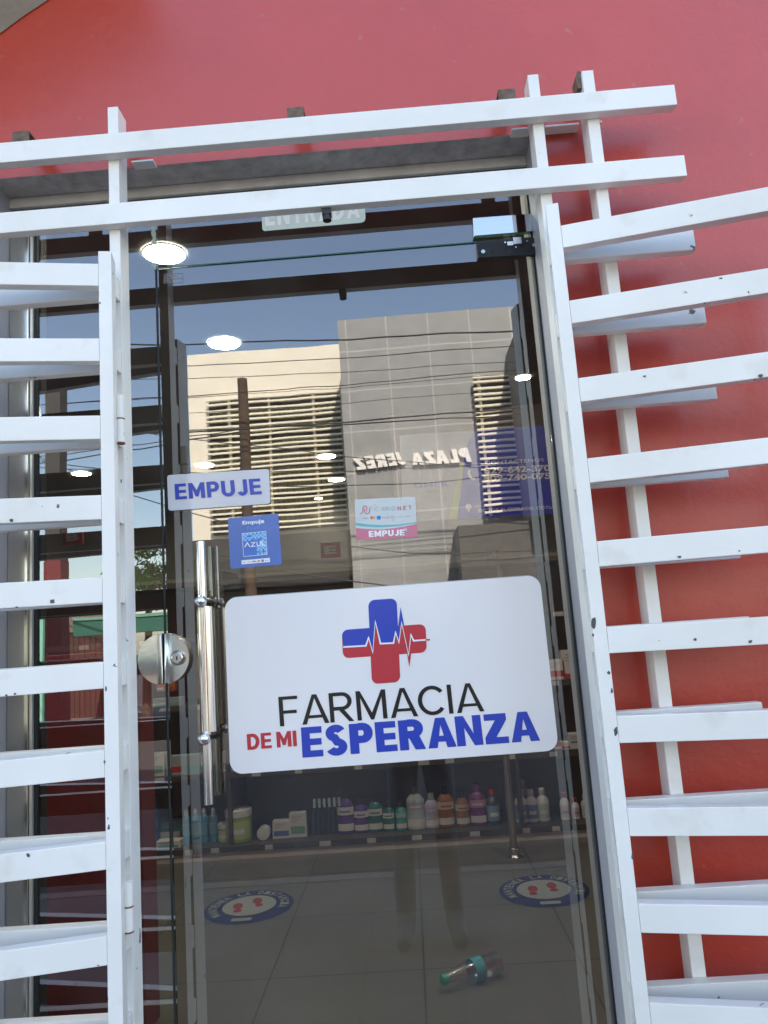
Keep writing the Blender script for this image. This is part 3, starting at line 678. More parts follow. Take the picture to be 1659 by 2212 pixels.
gr_, xr = gate('grille_gate', 'white barred gate folded open over the red wall at the right', .3465, -.1655, A12, 1, .62, RZ, 1.985, 'barred gates folded open beside the door')
for g, hx2, z1 in ((gl_, -.5795, (912, 958)), (gl_, -.5795, (1960, 2010))):
    za, zb = P(255, z1[0]-55, -.12).z, P(255, z1[1], -.12).z; zm = (za+zb)/2
    b = NB(); tube(b, (hx2+.012, -.125, zm+.0015), (hx2+.012, -.125, za), .0085); h = obj('hinge', b, WHITE, g, smooth=True)
    b = NB(); tube(b, (hx2+.012, -.125, zb), (hx2+.012, -.125, zm-.0015), .0085); obj('knuckle', b, WHITE, h, smooth=True)
    b = NB(); tube(b, (hx2+.012, -.125, zm-.0014), (hx2+.012, -.125, zm+.0014), .0088); obj('rusty_pin', b, ORANGE_RUST, h, smooth=True); b = NB(); tube(b, (hx2+.012, -.125, zb-.003), (hx2+.012, -.125, zb), .0088); obj('rusty_pin', b, ORANGE_RUST, h, smooth=True)
CHIP = mat('bare_chip', (.10, .10, .105), .7, noise=.4, nscale=90)
def chips(g, p0, n, lst):
    p0 = Vector(p0)+Vector(n)*.0003; n = Vector(n)
    for x, y, wx, wy in lst:
        pts = []
        for k in range(11):
            a = 2*pi*k/11; r_ = random.uniform(.6, 1.15); d_ = ray(x+wx/2*r_*cos(a), y-wy/2*r_*sin(a)); pts.append(CAM+d_*((p0-CAM).dot(n)/d_.dot(n)))
        b = NB(); slab(b, pts[::-1], -n*.0002); obj('paint_chip', b, CHIP, g)
chips(gr_, (.3465, -.1655, 0), (-sin(A12), -cos(A12), 0), [(1283, 1348, 11, 30), (1281, 1372, 5, 7), (1315, 1453, 7, 9), (1322, 1492, 6, 12), (1331, 1580, 10, 20), (1366, 1849, 5, 19), (1392, 813, 8, 5), (1643, 812, 12, 10), (1630, 820, 5, 5), (1468, 1203, 10, 5), (1502, 1381, 8, 8), (1621, 1386, 10, 7), (1597, 1190, 6, 4), (1522, 655, 8, 4), (1557, 601, 8, 4), (1617, 631, 5, 4), (1424, 1384, 3, 3)])
chips(gl_, (-.5655, -.1655, 0), (sin(A12), -cos(A12), 0), [(24, 1124, 11, 9), (113, 1299, 12, 10), (36, 1312, 8, 4), (61.5, 1848, 10, 10), (235, 1788, 6, 13), (32, 1499, 7, 6), (14, 1502, 6, 5), (229, 1488, 4, 14), (216, 655, 3, 6), (233, 1768, 3, 5)])
za, zb = P(1205, 735, -.12).z, P(1210, 828, -.12).z
b = NB(); tube(b, (.367, -.125, zb), (.367, -.125, za), .008); obj('hinge', b, WHITE, gr_, smooth=True)

# ================================================================== INTERIOR
LAMP = mat('lit_diffuser', (.9, .9, .9), .5, emit=(1, .97, .93), es=42)
TRIM = mat('white_trim', (.7, .7, .7), .4)
proto = None
lights = [((355, 550), .1, 'large round ceiling light nearest the glass, beside the door edge'), ((484, 743), .1, 'round ceiling light second from the entrance, above the cream building reflection'),
          ((442, 1006), .1, 'round ceiling light just above the left end of the EMPUJE plate'), ((176, 1024), .1, 'round ceiling light seen alone through the narrow side pane'),
          ((705, 987), .1, 'round ceiling light, upper of the close pair in the middle'), ((727, 1037), .1, 'round ceiling light, lower of the close pair in the middle'),
          ((1130, 817), .058, 'small round ceiling light near the right edge of the door'), ((683, 1169), .05, 'tiny far ceiling light to the right of the blue square sticker')]
for (px, py), r, lab in lights:
    c = PZ(px, py, 3.02); c = c if c.y < 9 else Vector((c.x*9/c.y, 9.0, 3.02))
    if proto is None:
        proto = thing('ceiling_light', lab, 'light', c, 'round ceiling lights in the shop')
        b = NB(); lathe(b, [(.1005, .006), (.1005, 0), (.105, .001), (.107, .004), (.107, .008)], c, 32, cap=False); obj('trim_ring', b, TRIM, proto)
        b = NB(); lathe(b, [(.1, .002), (.1, .006)], c, 32); obj('diffuser', b, LAMP, proto); o = proto
    else:
        o = copy_tree(proto); o.location = c; o['label'] = lab
    o.scale = (r/.1,)*2+(1,)
for i, xx in enumerate((-1.3, -.1, 1.1)):  # unseen fill lamps, added to brighten the shelf front and floor
    o = copy_tree(proto); o.location = (xx, 1.0, 3.02); o['label'] = ['left', 'middle', 'right'][i]+' one of three unseen fill lights added above the door header'
# banner on an inner partition
BY = 2.9
KR = K(1000, 1080, 3.95)
def bp(x, y): return P(*KR(x, y), BY)
bn = thing('wall_banner', 'blue and white banner with phone numbers and SECTOR EL DORADO, COTUI', 'banner', bp(850, 930))
BB = mat('banner_blue', (.008, .035, .42), .4); BW = mat('banner_white', (.26, .29, .34), .4); BG = mat('banner_green', (.30, .40, .08), .4)
b = NB(); slab(b, [bp(45, 85), bp(85, 955), bp(1850, 850), bp(1800, -35), bp(790, 38)], (0, .01, 0)); obj('sheet', b, BW, bn)
def bpoly(pts, m, l, name): b = NB(); slab(b, [P(*KR(x, y), BY-.002*l) for x, y in pts], (0, .001, 0)); return obj(name, b, m, bn)
bpoly([(790, 38), (1800, -35), (1850, 850), (625, 925), (685, 380), (700, 230)], BB, 1, 'blue_field')
bpoly([(655, 380), (682, 378), (622, 925), (540, 928)], BG, 2, 'green_stripe')
BT = mat('banner_text_white', (.6, .62, .66), .5)
def btext(t, bl, br, tl, tr, off=.0, m=BT): text(t, pxquad(KR, bl, br, tl, tr, BY-.004), m, bn, off=off, ext=.001)
btext('CONTACTENOS', (905, 385), (1490, 345), (900, 345), (1485, 315))
btext('829-642-3706', (890, 475), (1620, 440), (885, 410), (1612, 375), .03)
btext('809-740-0755', (885, 545), (1625, 520), (880, 490), (1620, 455), .03)
btext('SECTOR EL DORADO, COTUI', (830, 862), (1590, 825), (826, 825), (1586, 790), .01)
btext('GMER', (190, 610), (540, 600), (186, 560), (536, 550), .02, mat('banner_logo_blue', (.12, .16, .45), .5))
btext('GUZMAN', (230, 665), (520, 650), (228, 640), (516, 625), 0, GI)
b = NB()
for a0 in range(14):
    a = pi*.1+a0*pi*.8/13; x, y = 360+215*cos(a), 560-190*sin(a)
    stroke(b, KR, [(x-9, y), (x+9, y-2)], 8, BY-.004, (0, .001, 0))
obj('logo_ring', b, GI, bn)
for cx in (250, 360, 470):
    b = NB(); stroke(b, KR, [(cx, 535), (cx-5, 470), (cx-6, 445)], 26, BY-.004, (0, .001, 0)); obj('logo_figure', b, GI, bn)
disc(KR, 735, 800, 30, BT, BY-.004, bn, 'pin_icon'); bpoly([(708, 812), (762, 812), (738, 862)], BT, 2, 'pin_icon')
b = NB(); stroke(b, KR, [(745, 430), (738, 470), (760, 515), (800, 525)], 24, BY-.004, (0, .001, 0)); obj('phone_icon', b, BT, bn)
b = NB(); c0, c1 = bp(30, 60), bp(1900, 60)
box(b, c0.x-.05, c1.x+.1, BY+.012, BY+.05, c0.z-.50, c0.z+.12); 
obj('partition_panel', b, mat('dark_partition', (.07, .055, .05), .6), label='dark hanging partition board behind the blue banner', cat='partition')
# letter signs
def letter_sign(ch, x0, y0, x1, y1, Y, lab):
    a, c = P(x0, y1, Y), P(x1, y0, Y)
    t = thing('letter_sign', lab, 'sign', ((a.x+c.x)/2, Y, a.z), 'red framed letter signs inside the shop')
    b = NB(); box(b, a.x, c.x, Y, Y+.03, a.z, c.z, .004); obj('frame', b, mat('dark_red_board', (.30, .03, .04), .5), t)
    m_ = .18*(c.x-a.x); Y_ = Y-.002
    text(ch, Quad((a.x+m_, Y_, a.z+m_), (c.x-m_, Y_, a.z+m_), (a.x+m_, Y_, c.z-m_), (c.x-m_, Y_, c.z-m_)), mat('grey_letter', (.38, .37, .38), .5), t, off=.05, ext=.004)
letter_sign('B', 135, 1142, 178, 1178, 5.5, 'red board with a grey letter B, seen through the side pane')
letter_sign('E', 694, 1170, 734, 1206, 5.5, 'red board with a grey letter E, right of the blue sticker')

# shelving unit facing the door
SHY = 2.43
zp = P(829, 1806, SHY).z; zp0 = 0.0
sx0, sx1 = -2.4, 1.75
sh = thing('display_shelf', 'long dark display shelf with a white plinth facing the door', 'shelf', ((sx0+sx1)/2, SHY, 0))
DK = mat('dark_shelf_board', (.055, .05, .047), .5, noise=.2); PLN = mat('white_plinth', (.52, .50, .46), .5)
b = NB(); box(b, sx0, sx1, SHY, SHY+.05, 0, zp-.0305, .001); obj('plinth', b, PLN, sh)
zsh = P(829, 1647, SHY).z
levels = [zp, zsh, zsh+.36, zsh+.72, zsh+1.02]
for i, z in enumerate(levels):
    b = NB(); box(b, sx0, sx1, SHY+(-.01 if i == 0 else .004), SHY+.38, z-.03, z, .002); obj('shelf_board', b, DK, sh)
TAGM = mat('price_tag_card', (.42, .41, .38), .6)
for i, z in enumerate(levels[:4]):
    x = sx0+.6
    while x < sx1-.7:
        w_ = random.uniform(.035, .06); b = NB(); box(b, x, x+w_, SHY-(.0125 if i == 0 else -.0015), SHY-(.0105 if i == 0 else -.0035), z-.027, z-.003); x += w_+random.uniform(.08, .3)
        obj('price_tag', b, TAGM, sh)
b = NB(); box(b, sx0, sx1, SHY+.385, SHY+.42, 0, levels[-1]+.05); obj('back_panel', b, mat('olive_back_panel', (.15, .145, .12), .6), sh)
for x in (sx0+.0, -1.02, .50, sx1-.02):
    b = NB(); box(b, x, x+.02, SHY+.006, SHY+.384, .0, levels[-1]+.05); obj('divider', b, DK, sh)

# ---- bottles and boxes on the shelves
MC = {}
def cm(name, c, r=.35, **k):
    if name not in MC: MC[name] = mat(name, c, r, **k)
    return MC[name]
def bottle_proto(kind, body, cap, lab, labcol2=None):
    """unit bottle, height 1, radius per kind"""
    if kind == 'mouthwash': prof = [(.18, 0), (.215, .02), (.215, .28), (.20, .36), (.215, .46), (.21, .66), (.12, .78), (.085, .80)]; sy = .6; cp = [(.088, .80), (.095, .82), (.085, .985), (.06, 1.0)]
    elif kind == 'round': prof = [(.17, 0), (.20, .02), (.20, .60), (.16, .70), (.085, .78), (.08, .82)]; sy = 1; cp = [(.095, .82), (.10, .83), (.10, .99), (.09, 1.0)]
    elif kind == 'slim': prof = [(.115, 0), (.13, .02), (.13, .72), (.09, .80), (.05, .83)]; sy = 1; cp = [(.06, .83), (.06, .95), (.03, 1.0)]
    elif kind == 'jar': prof = [(.40, 0), (.43, .03), (.43, .74), (.40, .78)]; sy = 1; cp = [(.44, .78), (.44, .98), (.42, 1.0)]
    t = thing('bottle' if kind != 'jar' else 'jar', 'x', 'bottle' if kind != 'jar' else 'jar', (0, 0, 0))
    b = NB(); lathe(b, prof, sy=sy, n=20); obj('body', b, body, t, smooth=True)
    b = NB(); lathe(b, cp, sy=1 if kind != 'mouthwash' else .9, n=18); obj('cap', b, cap, t, smooth=True)
    R = max(r for r, z in prof)+.004
    z0, z1 = {'mouthwash': (.44, .62), 'round': (.12, .55), 'slim': (.25, .6), 'jar': (.12, .66)}[kind]
    b = NB(); n = 20; A_, B_ = [], []
    for i in range(n+1):
        a = pi*1.12+pi*.76*i/n; A_.append(b.verts.new((R*cos(a), R*sy*sin(a), z0))); B_.append(b.verts.new((R*cos(a), R*sy*sin(a), z1)))
    for i in range(n): b.faces.new((A_[i], A_[i+1], B_[i+1], B_[i]))
    lo_ = obj('label_band', b, lab, t, smooth=True)
    if kind == 'mouthwash':
        b = NB(); A_, B_ = [], []
        for i in range(n+1):
            a = pi*1.15+pi*.7*i/n; A_.append(b.verts.new((R*cos(a), R*sy*sin(a), .08))); B_.append(b.verts.new((R*cos(a), R*sy*sin(a), .24)))
        for i in range(n): b.faces.new((A_[i], A_[i+1], B_[i+1], B_[i]))
        obj('lower_label', b, WL, t, smooth=True)
    if kind in ('round', 'jar', 'mouthwash') and labcol2:
        b = NB(); A_, B_ = [], []
        zz0, zz1 = z0+(z1-z0)*.3, z0+(z1-z0)*.55; R2 = R+.004
        for i in range(n+1):
            a = pi*1.3+pi*.4*i/n; A_.append(b.verts.new((R2*cos(a), R2*sy*sin(a), zz0))); B_.append(b.verts.new((R2*cos(a), R2*sy*sin(a), zz1)))
        for i in range(n): b.faces.new((A_[i], A_[i+1], B_[i+1], B_[i]))
        obj('label_mark', b, labcol2, t)
    return t
WL = cm('white_label', (.55, .55, .54), .5)
prot = {}
WPL = cm('white_plastic', (.55, .56, .56), .4)
defs = {
 'purple': ('mouthwash', cm('purple_liquid', (.09, .03, .22), .15), cm('black_cap', (.03, .03, .035)), WL, cm('violet_print', (.2, .12, .4))),
 'green': ('mouthwash', cm('green_liquid', (.02, .15, .11), .15), cm('black_cap', (0, 0, 0)), WL, cm('green_print', (.05, .25, .12))),
 'teal': ('mouthwash', cm('teal_liquid', (.05, .32, .30), .15), cm('black_cap', (0, 0, 0)), cm('teal_label', (.25, .5, .5)), WL),
 'clear': ('mouthwash', cm('clear_liquid', (.38, .45, .44), .12), cm('dark_cap', (.08, .09, .09)), cm('grey_label', (.30, .32, .42)), WL),
 'lilac': ('mouthwash', cm('lilac_liquid', (.40, .40, .47), .15), cm('grey_cap', (.35, .36, .36)), cm('lilac_label', (.38, .34, .55)), WL),
 'amber': ('mouthwash', cm('amber_liquid', (.28, .12, .05), .15), cm('black_cap', (0, 0, 0)), cm('cream_label', (.50, .42, .33)), cm('brown_print', (.3, .1, .04))),
 'magenta': ('mouthwash', cm('magenta_liquid', (.16, .03, .16), .2), cm('magenta_cap', (.20, .04, .2)), cm('pink_label', (.45, .2, .3)), WL),
 'redcap': ('round', cm('dark_body', (.04, .05, .07), .3), cm('red_cap', (.45, .03, .03)), cm('sky_label', (.15, .28, .38)), WL),
 'bluelabel': ('round', WPL, WPL, cm('blue_label', (.14, .22, .42), .5), WL),
 'greenlabel': ('round', WPL, WPL, cm('pale_green_label', (.38, .48, .42), .5), WL),
 'pinklabel': ('round', WPL, cm('red_cap', (0, 0, 0)), cm('rose_label', (.50, .36, .38), .5), cm('blue_label', (0, 0, 0))),
 'tealslim': ('slim', cm('aqua_bottle', (.05, .22, .32), .25), cm('pale_blue_cap', (.42, .50, .52)), cm('aqua_label', (.12, .32, .42)), None),
 'greenjar': ('jar', cm('green_jar', (.20, .34, .06), .4), WPL, cm('lime_label', (.36, .44, .18)), WL),
 'bluejug': ('jar', cm('blue_jug', (.03, .12, .28), .3), cm('blue_lid', (.03, .10, .25)), cm('blue_jug_label', (.06, .2, .36)), None),
}
K7 = K(900, 1840, 2.37); K6 = K(340, 1840, 2.765)
def put(kind, kk, cx, ybase, ytop, lab, depth=.10, shelf=0):
    Y = SHY+depth; z = levels[shelf]
    c = P(*kk(cx, ybase), Y); t = P(*kk(cx, ytop), Y)
    hgt = (t.z-c.z)
    if kind not in prot: prot[kind] = bottle_proto(*defs[kind]); o = prot[kind]
    else: o = copy_tree(prot[kind])
    o.location = (c.x, Y, z); o.scale = (hgt,)*3; o.rotation_euler.z = random.uniform(-.12, .12)
    o['label'] = lab; o['group'] = 'bottles on the display shelf'
    return o
C7 = [('purple', 40, 605, 395, 'purple mouthwash bottle left of the green ones, below the sign centre'),
 ('green', 122, 598, 375, 'taller green mouthwash bottle, left of the two smaller ones'), ('green', 202, 590, 415, 'shorter dark green mouthwash bottle between the taller green and the teal one'),
 ('teal', 277, 580, 410, 'small teal mouthwash bottle beside the big clear bottle'), ('clear', 367, 590, 325, 'largest clear mouthwash bottle in the middle of the shelf'),
 ('lilac', 462, 583, 372, 'lilac labelled clear bottle just right of the largest clear bottle'), ('amber', 548, 570, 322, 'tall amber mouthwash bottle with cream label'),
 ('amber', 648, 573, 362, 'small amber mouthwash bottle right of the tall amber one'), ('magenta', 740, 548, 300, 'magenta bottle with matching cap beside the red capped one'),
 ('redcap', 828, 545, 335, 'dark bottle with a red cap left of the steel post'), ('bluelabel', 1000, 552, 355, 'white bottle with blue label nearest the steel post'),
 ('bluelabel', 1063, 550, 358, 'white bottle with blue label, middle of three beside the steel post'), ('greenlabel', 1130, 546, 350, 'white bottle with pale green label, right end of the trio'),
 ('pinklabel', 1262, 538, 378, 'white bottle with red cap and rose label at the right of the shelf'), ('pinklabel', 1325, 535, 412, 'shorter white bottle with red cap at the right of the shelf'),
 ('greenlabel', 1385, 530, 390, 'small white bottle with pale green label near the door edge'), ('bluelabel', 1442, 525, 350, 'white bottle with blue label cut off by the door edge')]
for k_, x, y0_, y1_, lab in C7: put(k_, K7, x, y0_, y1_, lab)
put('bluelabel', K7, 1017, 540, 325, 'white bottle with blue label in the back row beside the steel post', .22)
C6 = [('purple', 1485, 705, 400, 'big purple mouthwash bottle right of the toothbrush rack'), ('purple', 1592, 712, 470, 'smaller purple mouthwash bottle, second from the toothbrush rack'),
 ('greenjar', 735, 770, 545, 'tall green and white jar right of the aqua bottles'), ('greenjar', 636, 775, 650, 'short green and white jar next to the aqua bottles'),
 ('tealslim', 556, 785, 545, 'aqua slim bottle at the right end of its row of four'), ('tealslim', 490, 788, 548, 'aqua slim bottle, third in its row of four'),
 ('tealslim', 430, 792, 552, 'aqua slim bottle, second in its row of four'), ('tealslim', 368, 795, 556, 'aqua slim bottle at the left end of its row of four'),
 ('bluejug', 125, 808, 690, 'blue tub at the far left of the shelf')]
for k_, x, y0_, y1_, lab in C6: put(k_, K6, x, y0_, y1_, lab)
for i in (1, 2):
    o = copy_tree(prot['bluejug']); pz_ = prot['bluejug'].scale.z; o.location.z += pz_*i*1.0; o['label'] = ['blue tub stacked second at the far left', 'blue tub on top of the far left stack'][i-1]

def carton(kk, x0, y0, x1, y1, m, m2, lab, depth=.08, shelf=0, th=.06, stripe=(.15, .45), grp='medicine boxes on the shelves', dz=0.):
    Y = SHY+depth; a = P(*kk(x0, y1), Y); c = P(*kk(x1, y0), Y); z = levels[shelf]+dz+.0005; hh = c.z-a.z
    t = thing('carton', lab, 'box', ((a.x+c.x)/2, Y+th/2, z), grp)
    b = NB(); box(b, a.x, c.x, Y, Y+th, z, z+hh, .0015); obj('box', b, m, t)
    b = NB(); ww = c.x-a.x; box(b, a.x+ww*.08, c.x-ww*.08, Y-.0012, Y-.0004, z+hh*stripe[0], z+hh*stripe[1]); obj('printed_band', b, m2, t)
    b = NB()
    for j in range(3): box(b, a.x+ww*.15, a.x+ww*(.5+.12*j), Y-.0012, Y-.0004, z+hh*(.62+.1*j), z+hh*(.62+.1*j)+hh*.035)
    obj('small_print', b, GI, t)
    return t
CW = cm('white_card', (.55, .56, .54), .6); CG = cm('green_print2', (.12, .30, .18)); CB = cm('blue_print', (.08, .12, .32)); CR = cm('red_print', (.45, .04, .04)); CT = cm('teal_print', (.15, .38, .42)); CT2 = cm('tan_card', (.45, .38, .24))
carton(K6, 1088, 565, 1197, 742, CW, CG, 'tall white carton left of the toothbrush rack')
carton(K6, 968, 618, 1086, 745, CW, CB, 'square white carton with blue print beside the round tub', .075)
carton(K6, 152, 742, 318, 806, CW, CT, 'low white carton at the left of the lowest shelf', .02)
carton(K6, 170, 560, 330, 735, cm('aqua_card', (.08, .20, .26), .5), CW, 'aqua carton standing behind the low white one at the left', .14)
b = NB(); c = P(*K6(900, 705), SHY+.06); rr_ = (P(*K6(945, 705), SHY+.06)-c).length
lathe(b, [(rr_*.98, 0), (rr_, .004), (rr_, .05), (rr_*.98, .054)], (c.x, c.y+.0, levels[0]+rr_), 28, axis=(0, 1, 0))
rt = thing('round_tub', 'white round tub lying on its edge on the lowest shelf', 'tub', (c.x, c.y, levels[0])); obj('body', b, WPL, rt, smooth=True)
b = NB(); lathe(b, [(rr_*.7, 0), (rr_*.7, .001)], (c.x, c.y-.0015, levels[0]+rr_), 24, axis=(0, 1, 0)); obj('lid_print', b, WL, rt)
# toothbrush rack
rk = thing('toothbrush_rack', 'dark rack of pale headed toothbrushes between the cartons and purple bottles', 'rack', P(*K6(1330, 720), SHY+.08))
a, c = P(*K6(1240, 722), SHY+.10), P(*K6(1435, 450), SHY+.10)
b = NB(); box(b, a.x, c.x, SHY+.10, SHY+.16, levels[0]+.0005, levels[0]+(c.z-a.z)*.75, .003); obj('backing', b, cm('black_rack', (.03, .03, .035)), rk)
for i in range(6):
    xx = a.x+(c.x-a.x)*(.08+.165*i)
    b = NB(); path_tube(b, [(xx, SHY+.09, levels[0]+.01), (xx+.004, SHY+.088, levels[0]+.11), (xx+.012, SHY+.085, levels[0]+(c.z-a.z)-.03)], .004)
    br = obj('toothbrush', b, cm('navy_handle', (.06, .08, .14)), rk)
    b = NB(); box(b, xx+.006, xx+.020, SHY+.074, SHY+.088, levels[0]+(c.z-a.z)-.045, levels[0]+(c.z-a.z), .002); obj('bristles', b, cm('pale_bristles', (.40, .52, .55)), br)
# upper shelf, right of the sign
KT = K(1280, 1380, 3.568)
carton(KT, 430, 1820, 510, 1893, cm('red_card', (.35, .03, .04)), CW, 'red carton at the sign corner on the second shelf', .02, 1)
carton(KT, 510, 1822, 590, 1890, CW, CR, 'white carton with a red stripe beside the red carton', .02, 1)
carton(KT, 592, 1745, 690, 1888, CW, CB, 'tall white carton in the second shelf near the door edge', .02, 1, stripe=(.4, .5))
o = carton(KT, 690, 1810, 760, 1885, CW, CR, 'white carton with red stripe at the bottom of the pair by the door edge', .02, 1)
carton(KT, 690, 1742, 752, 1808, CW, CR, 'white carton with red stripe on top of the pair by the door edge', .02, 1, dz=.062)
carton(KT, 395, 1085, 530, 1275, CW, CR, 'large white and red package right of the sign on the third shelf', .02, 2)
carton(KT, 532, 995, 700, 1268, CW, CR, 'tallest white package with red base near the door edge', .02, 2, stripe=(.02, .18))
# upper shelf, left of the sign
K2 = K(340, 1700, 5.267)
for (x0, y0, x1, y1, m_, m2, lab, dp) in (
  (-200, 1000, 160, 1470, CT2, CW, 'tan carton with torn flap behind the white post', .05), (165, 1150, 395, 1470, CW, CG, 'wide white carton between the white post and the door edge', .03),
  (430, 1170, 650, 1440, cm('pale_teal_card', (.30, .38, .36)), CR, 'pale teal carton with red mark under the lock', .03), (655, 1150, 870, 1425, cm('pale_teal_card', (0,0,0)), CT, 'pale teal carton left of the handle foot', .02),
  (880, 1180, 1040, 1415, CW, CT, 'white carton behind the handle', .05), (1180, 1120, 1330, 1400, cm('grey_card', (.35, .36, .40)), CB, 'grey carton by the lower left sign corner', .03)):
    carton(K2, x0, y0, x1, y1, m_, m2, lab, dp, 1)
o = carton(K2, 250, 395, 620, 530, cm('pale_teal_card', (0,0,0)), CT, 'flat pale teal carton under the orange ones below the lock', .03, 2)
carton(K2, 300, 250, 400, 380, cm('orange_card', (.55, .14, .03)), CW, 'orange carton on the left half of the teal carton', .05, 2, dz=.078)
carton(K2, 415, 250, 535, 375, cm('orange_card', (0,0,0)), CR, 'orange carton on the right half of the teal carton', .05, 2, dz=.078)
MC.clear()
# steel stanchion
c = PZ(1112, 1850, 0); tp = P(1092, 1500, c.y)
sp_ = thing('steel_post', 'polished steel floor post standing in front of the display shelf', 'post', (c.x, c.y, 0))
b = NB(); tube(b, (c.x, c.y, .012), (c.x, c.y, .95), .0185, n=28); obj('tube', b, STEEL2, sp_, smooth=True)
b = NB(); lathe(b, [(.045, 0), (.045, .006), (.028, .012), (.026, .04), (.0187, .043)], (c.x, c.y, .0002), 28); obj('base_flange', b, STEEL2, sp_, smooth=True)
b = NB(); sphere(b, (c.x, c.y, .96), .028); obj('top_ball', b, STEEL, sp_, smooth=True)
# floor stickers
NAVY = mat('navy_floor_vinyl', (.009, .016, .08), .35); FW_ = mat('white_floor_vinyl', (.24, .25, .24), .4); FR = mat('red_floor_vinyl', (.24, .025, .025), .4)
def floor_sticker(cpx, wpx, rot, lab):
    c = PZ(*cpx, .0); r = (PZ(*wpx[1], 0)-PZ(*wpx[0], 0)).length/2; c = Vector((c.x, c.y, 0))
    t = thing('floor_sticker', lab, 'sticker', c, 'round distance stickers on the shop floor')
    def ring(r0, r1, z, m_, nm, cc=(0, 0)):
        b = NB(); n = 48
        if r0 <= 0: b.faces.new([b.verts.new((c.x+cc[0]+r1*cos(2*pi*i/n), c.y+cc[1]+r1*sin(2*pi*i/n), z)) for i in range(n)])
        else:
            A = [b.verts.new((c.x+r0*cos(2*pi*i/n), c.y+r0*sin(2*pi*i/n), z)) for i in range(n)]; B = [b.verts.new((c.x+r1*cos(2*pi*i/n), c.y+r1*sin(2*pi*i/n), z)) for i in range(n)]
            for i in range(n): b.faces.new((A[i], A[(i+1)%n], B[(i+1)%n], B[i]))
        return obj(nm, b, m_, t)
    ring(0, r, .002, NAVY, 'blue_disc'); ring(0, r*.60, .004, FW_, 'white_disc', (0, r*.04))
    Rm = Matrix.Rotation(rot, 2)
    for s, (ox, oy) in ((-1, (-.24, -.06)), (1, (.20, .10))):
        b = NB()
        for (ex, ey, rx, ry) in ((0, .12, .11, .19), (.02, -.16, .09, .10)):
            vs = []
            for i in range(18):
                a = 2*pi*i/18; v = Rm @ Vector((ox+ex*s+rx*cos(a), oy+ey+ry*sin(a))); vs.append(b.verts.new((c.x+v.x*r, c.y+v.y*r, .006)))
            b.faces.new(vs)
        obj('footprint', b, FR, t)
    msg = 'MANTENER LA DISTANCIA'
    for i, ch in enumerate(msg):
        if ch == ' ': continue
        a = pi*1.14-(pi*1.28)*i/(len(msg)-1)+rot; rad = r*.70
        e = Vector((cos(a), sin(a), 0)); tt = Vector((sin(a), -cos(a), 0)); o_ = Vector((c.x, c.y, .005))
        hw = r*.062; q_ = Quad(o_+e*rad-tt*hw, o_+e*rad+tt*hw, o_+e*(rad+r*.2)-tt*hw, o_+e*(rad+r*.2)+tt*hw)
        text(ch, q_, FW_, t, off=.03, ext=.0005)
    b = NB(); q_ = Quad(*[Vector((c.x+x*r, c.y+y*r, .005)) for x, y in ((-.22, -.86), (.22, -.86), (-.22, -.70), (.22, -.70))]); panel(b, q_, r*.05, (0, 0, -.0005)); obj('logo_strip', b, FW_, t)
floor_sticker((538, 1959), ((443, 1962), (633, 1950)), .25, 'round blue floor sticker with red footprints at the left')
floor_sticker((1175, 1924), ((1078, 1926), (1272, 1918)), -.05, 'round blue floor sticker with red footprints below the steel post')
# plastic bottle lying on the floor
KP = K(1080, 2380, 7.541)
p0, p1 = PZ(*KP(350, 780), .03), PZ(*KP(1260, 470), .033)
ax = (p1-p0); L_ = ax.length; ax.z = 0; ax.normalize()
wb = thing('plastic_bottle', 'empty clear plastic water bottle with green cap lying on the floor', 'bottle', (p0.x, p0.y, 0))
rb = .034; cc = Vector((p0.x, p0.y, rb+.002))
PET = clear('clear_pet', (.95, .96, .97), .18, .20)
prof = [(.011, .0), (.013, .012), (.018, .03), (.030, .07), (rb, .10), (rb, .13), (rb-.002, .14), (rb, .15), (rb-.002, .165), (rb, .175), (rb-.003, .19), (rb, .20), (rb, L_-.02), (.026, L_)]
b = NB(); lathe(b, prof, cc, 28, axis=ax); obj('body', b, PET, wb, smooth=True)
b = NB(); tube(b, cc-ax*.012, cc+ax*.008, .0155, n=20); obj('cap', b, mat('green_cap', (.02, .30, .17), .4), wb, smooth=True)
b = NB(); lathe(b, [(rb+.0006, .098), (rb+.0006, .135)], cc, 28, axis=ax)
for f in [f for f in b.faces if len(f.verts) > 4]: b.faces.remove(f)
obj('label_band', b, mat('turquoise_label', (.04, .26, .31), .4), wb, smooth=True)

# ================================================================== ACROSS THE STREET (seen reflected)
def mbox(bm, x0, x1, y0, y1, z0, z1, mi=0): box(bm, min(x0, x1), max(x0, x1), min(y0, y1), max(y0, y1), min(z0, z1), max(z0, z1), mi=mi)
VG, VC = 14.2, 16.2
g0, g1 = M(727, 692, VG), M(1133, 655, VG)
GYR = g0.y                                       # real y of the grey facade
pitch = (M(727+88.7, 686, VG).x-g0.x)
jx = M(744, 690, VG).x; jz = M(835, 753, VG).z
GREY = grid_mat('grey_cladding_panels', (.275, .28, .28), (.48, .47, .44), pitch, pitch, jx, jz, .024, .7, axes='XZ', noise=.10)
gbld = thing('grey_panel_building', 'tall grey panelled commercial building with raised PLAZA JEREZ letters', 'building', (2, GYR-4, ST))
b = NB(); mbox(b, g0.x, 6.5, GYR, GYR-9, ST, g0.z); obj('wall', b, GREY, gbld)
KQ = K(860, 1120, 4.608)
PL = mat('raised_letter_white', (.82, .80, .76), .5)
q = pxquad(KQ, (1530, 232), (850, 272), (1480, 68), (822, 132), VG-.02, M)
caps('PLAZA', q, PL, gbld, name='raised_letters', t=.30, gap=.10, ext=.06)
q = pxquad(KQ, (780, 262), (210, 322), (730, 108), (160, 182), VG-.02, M)
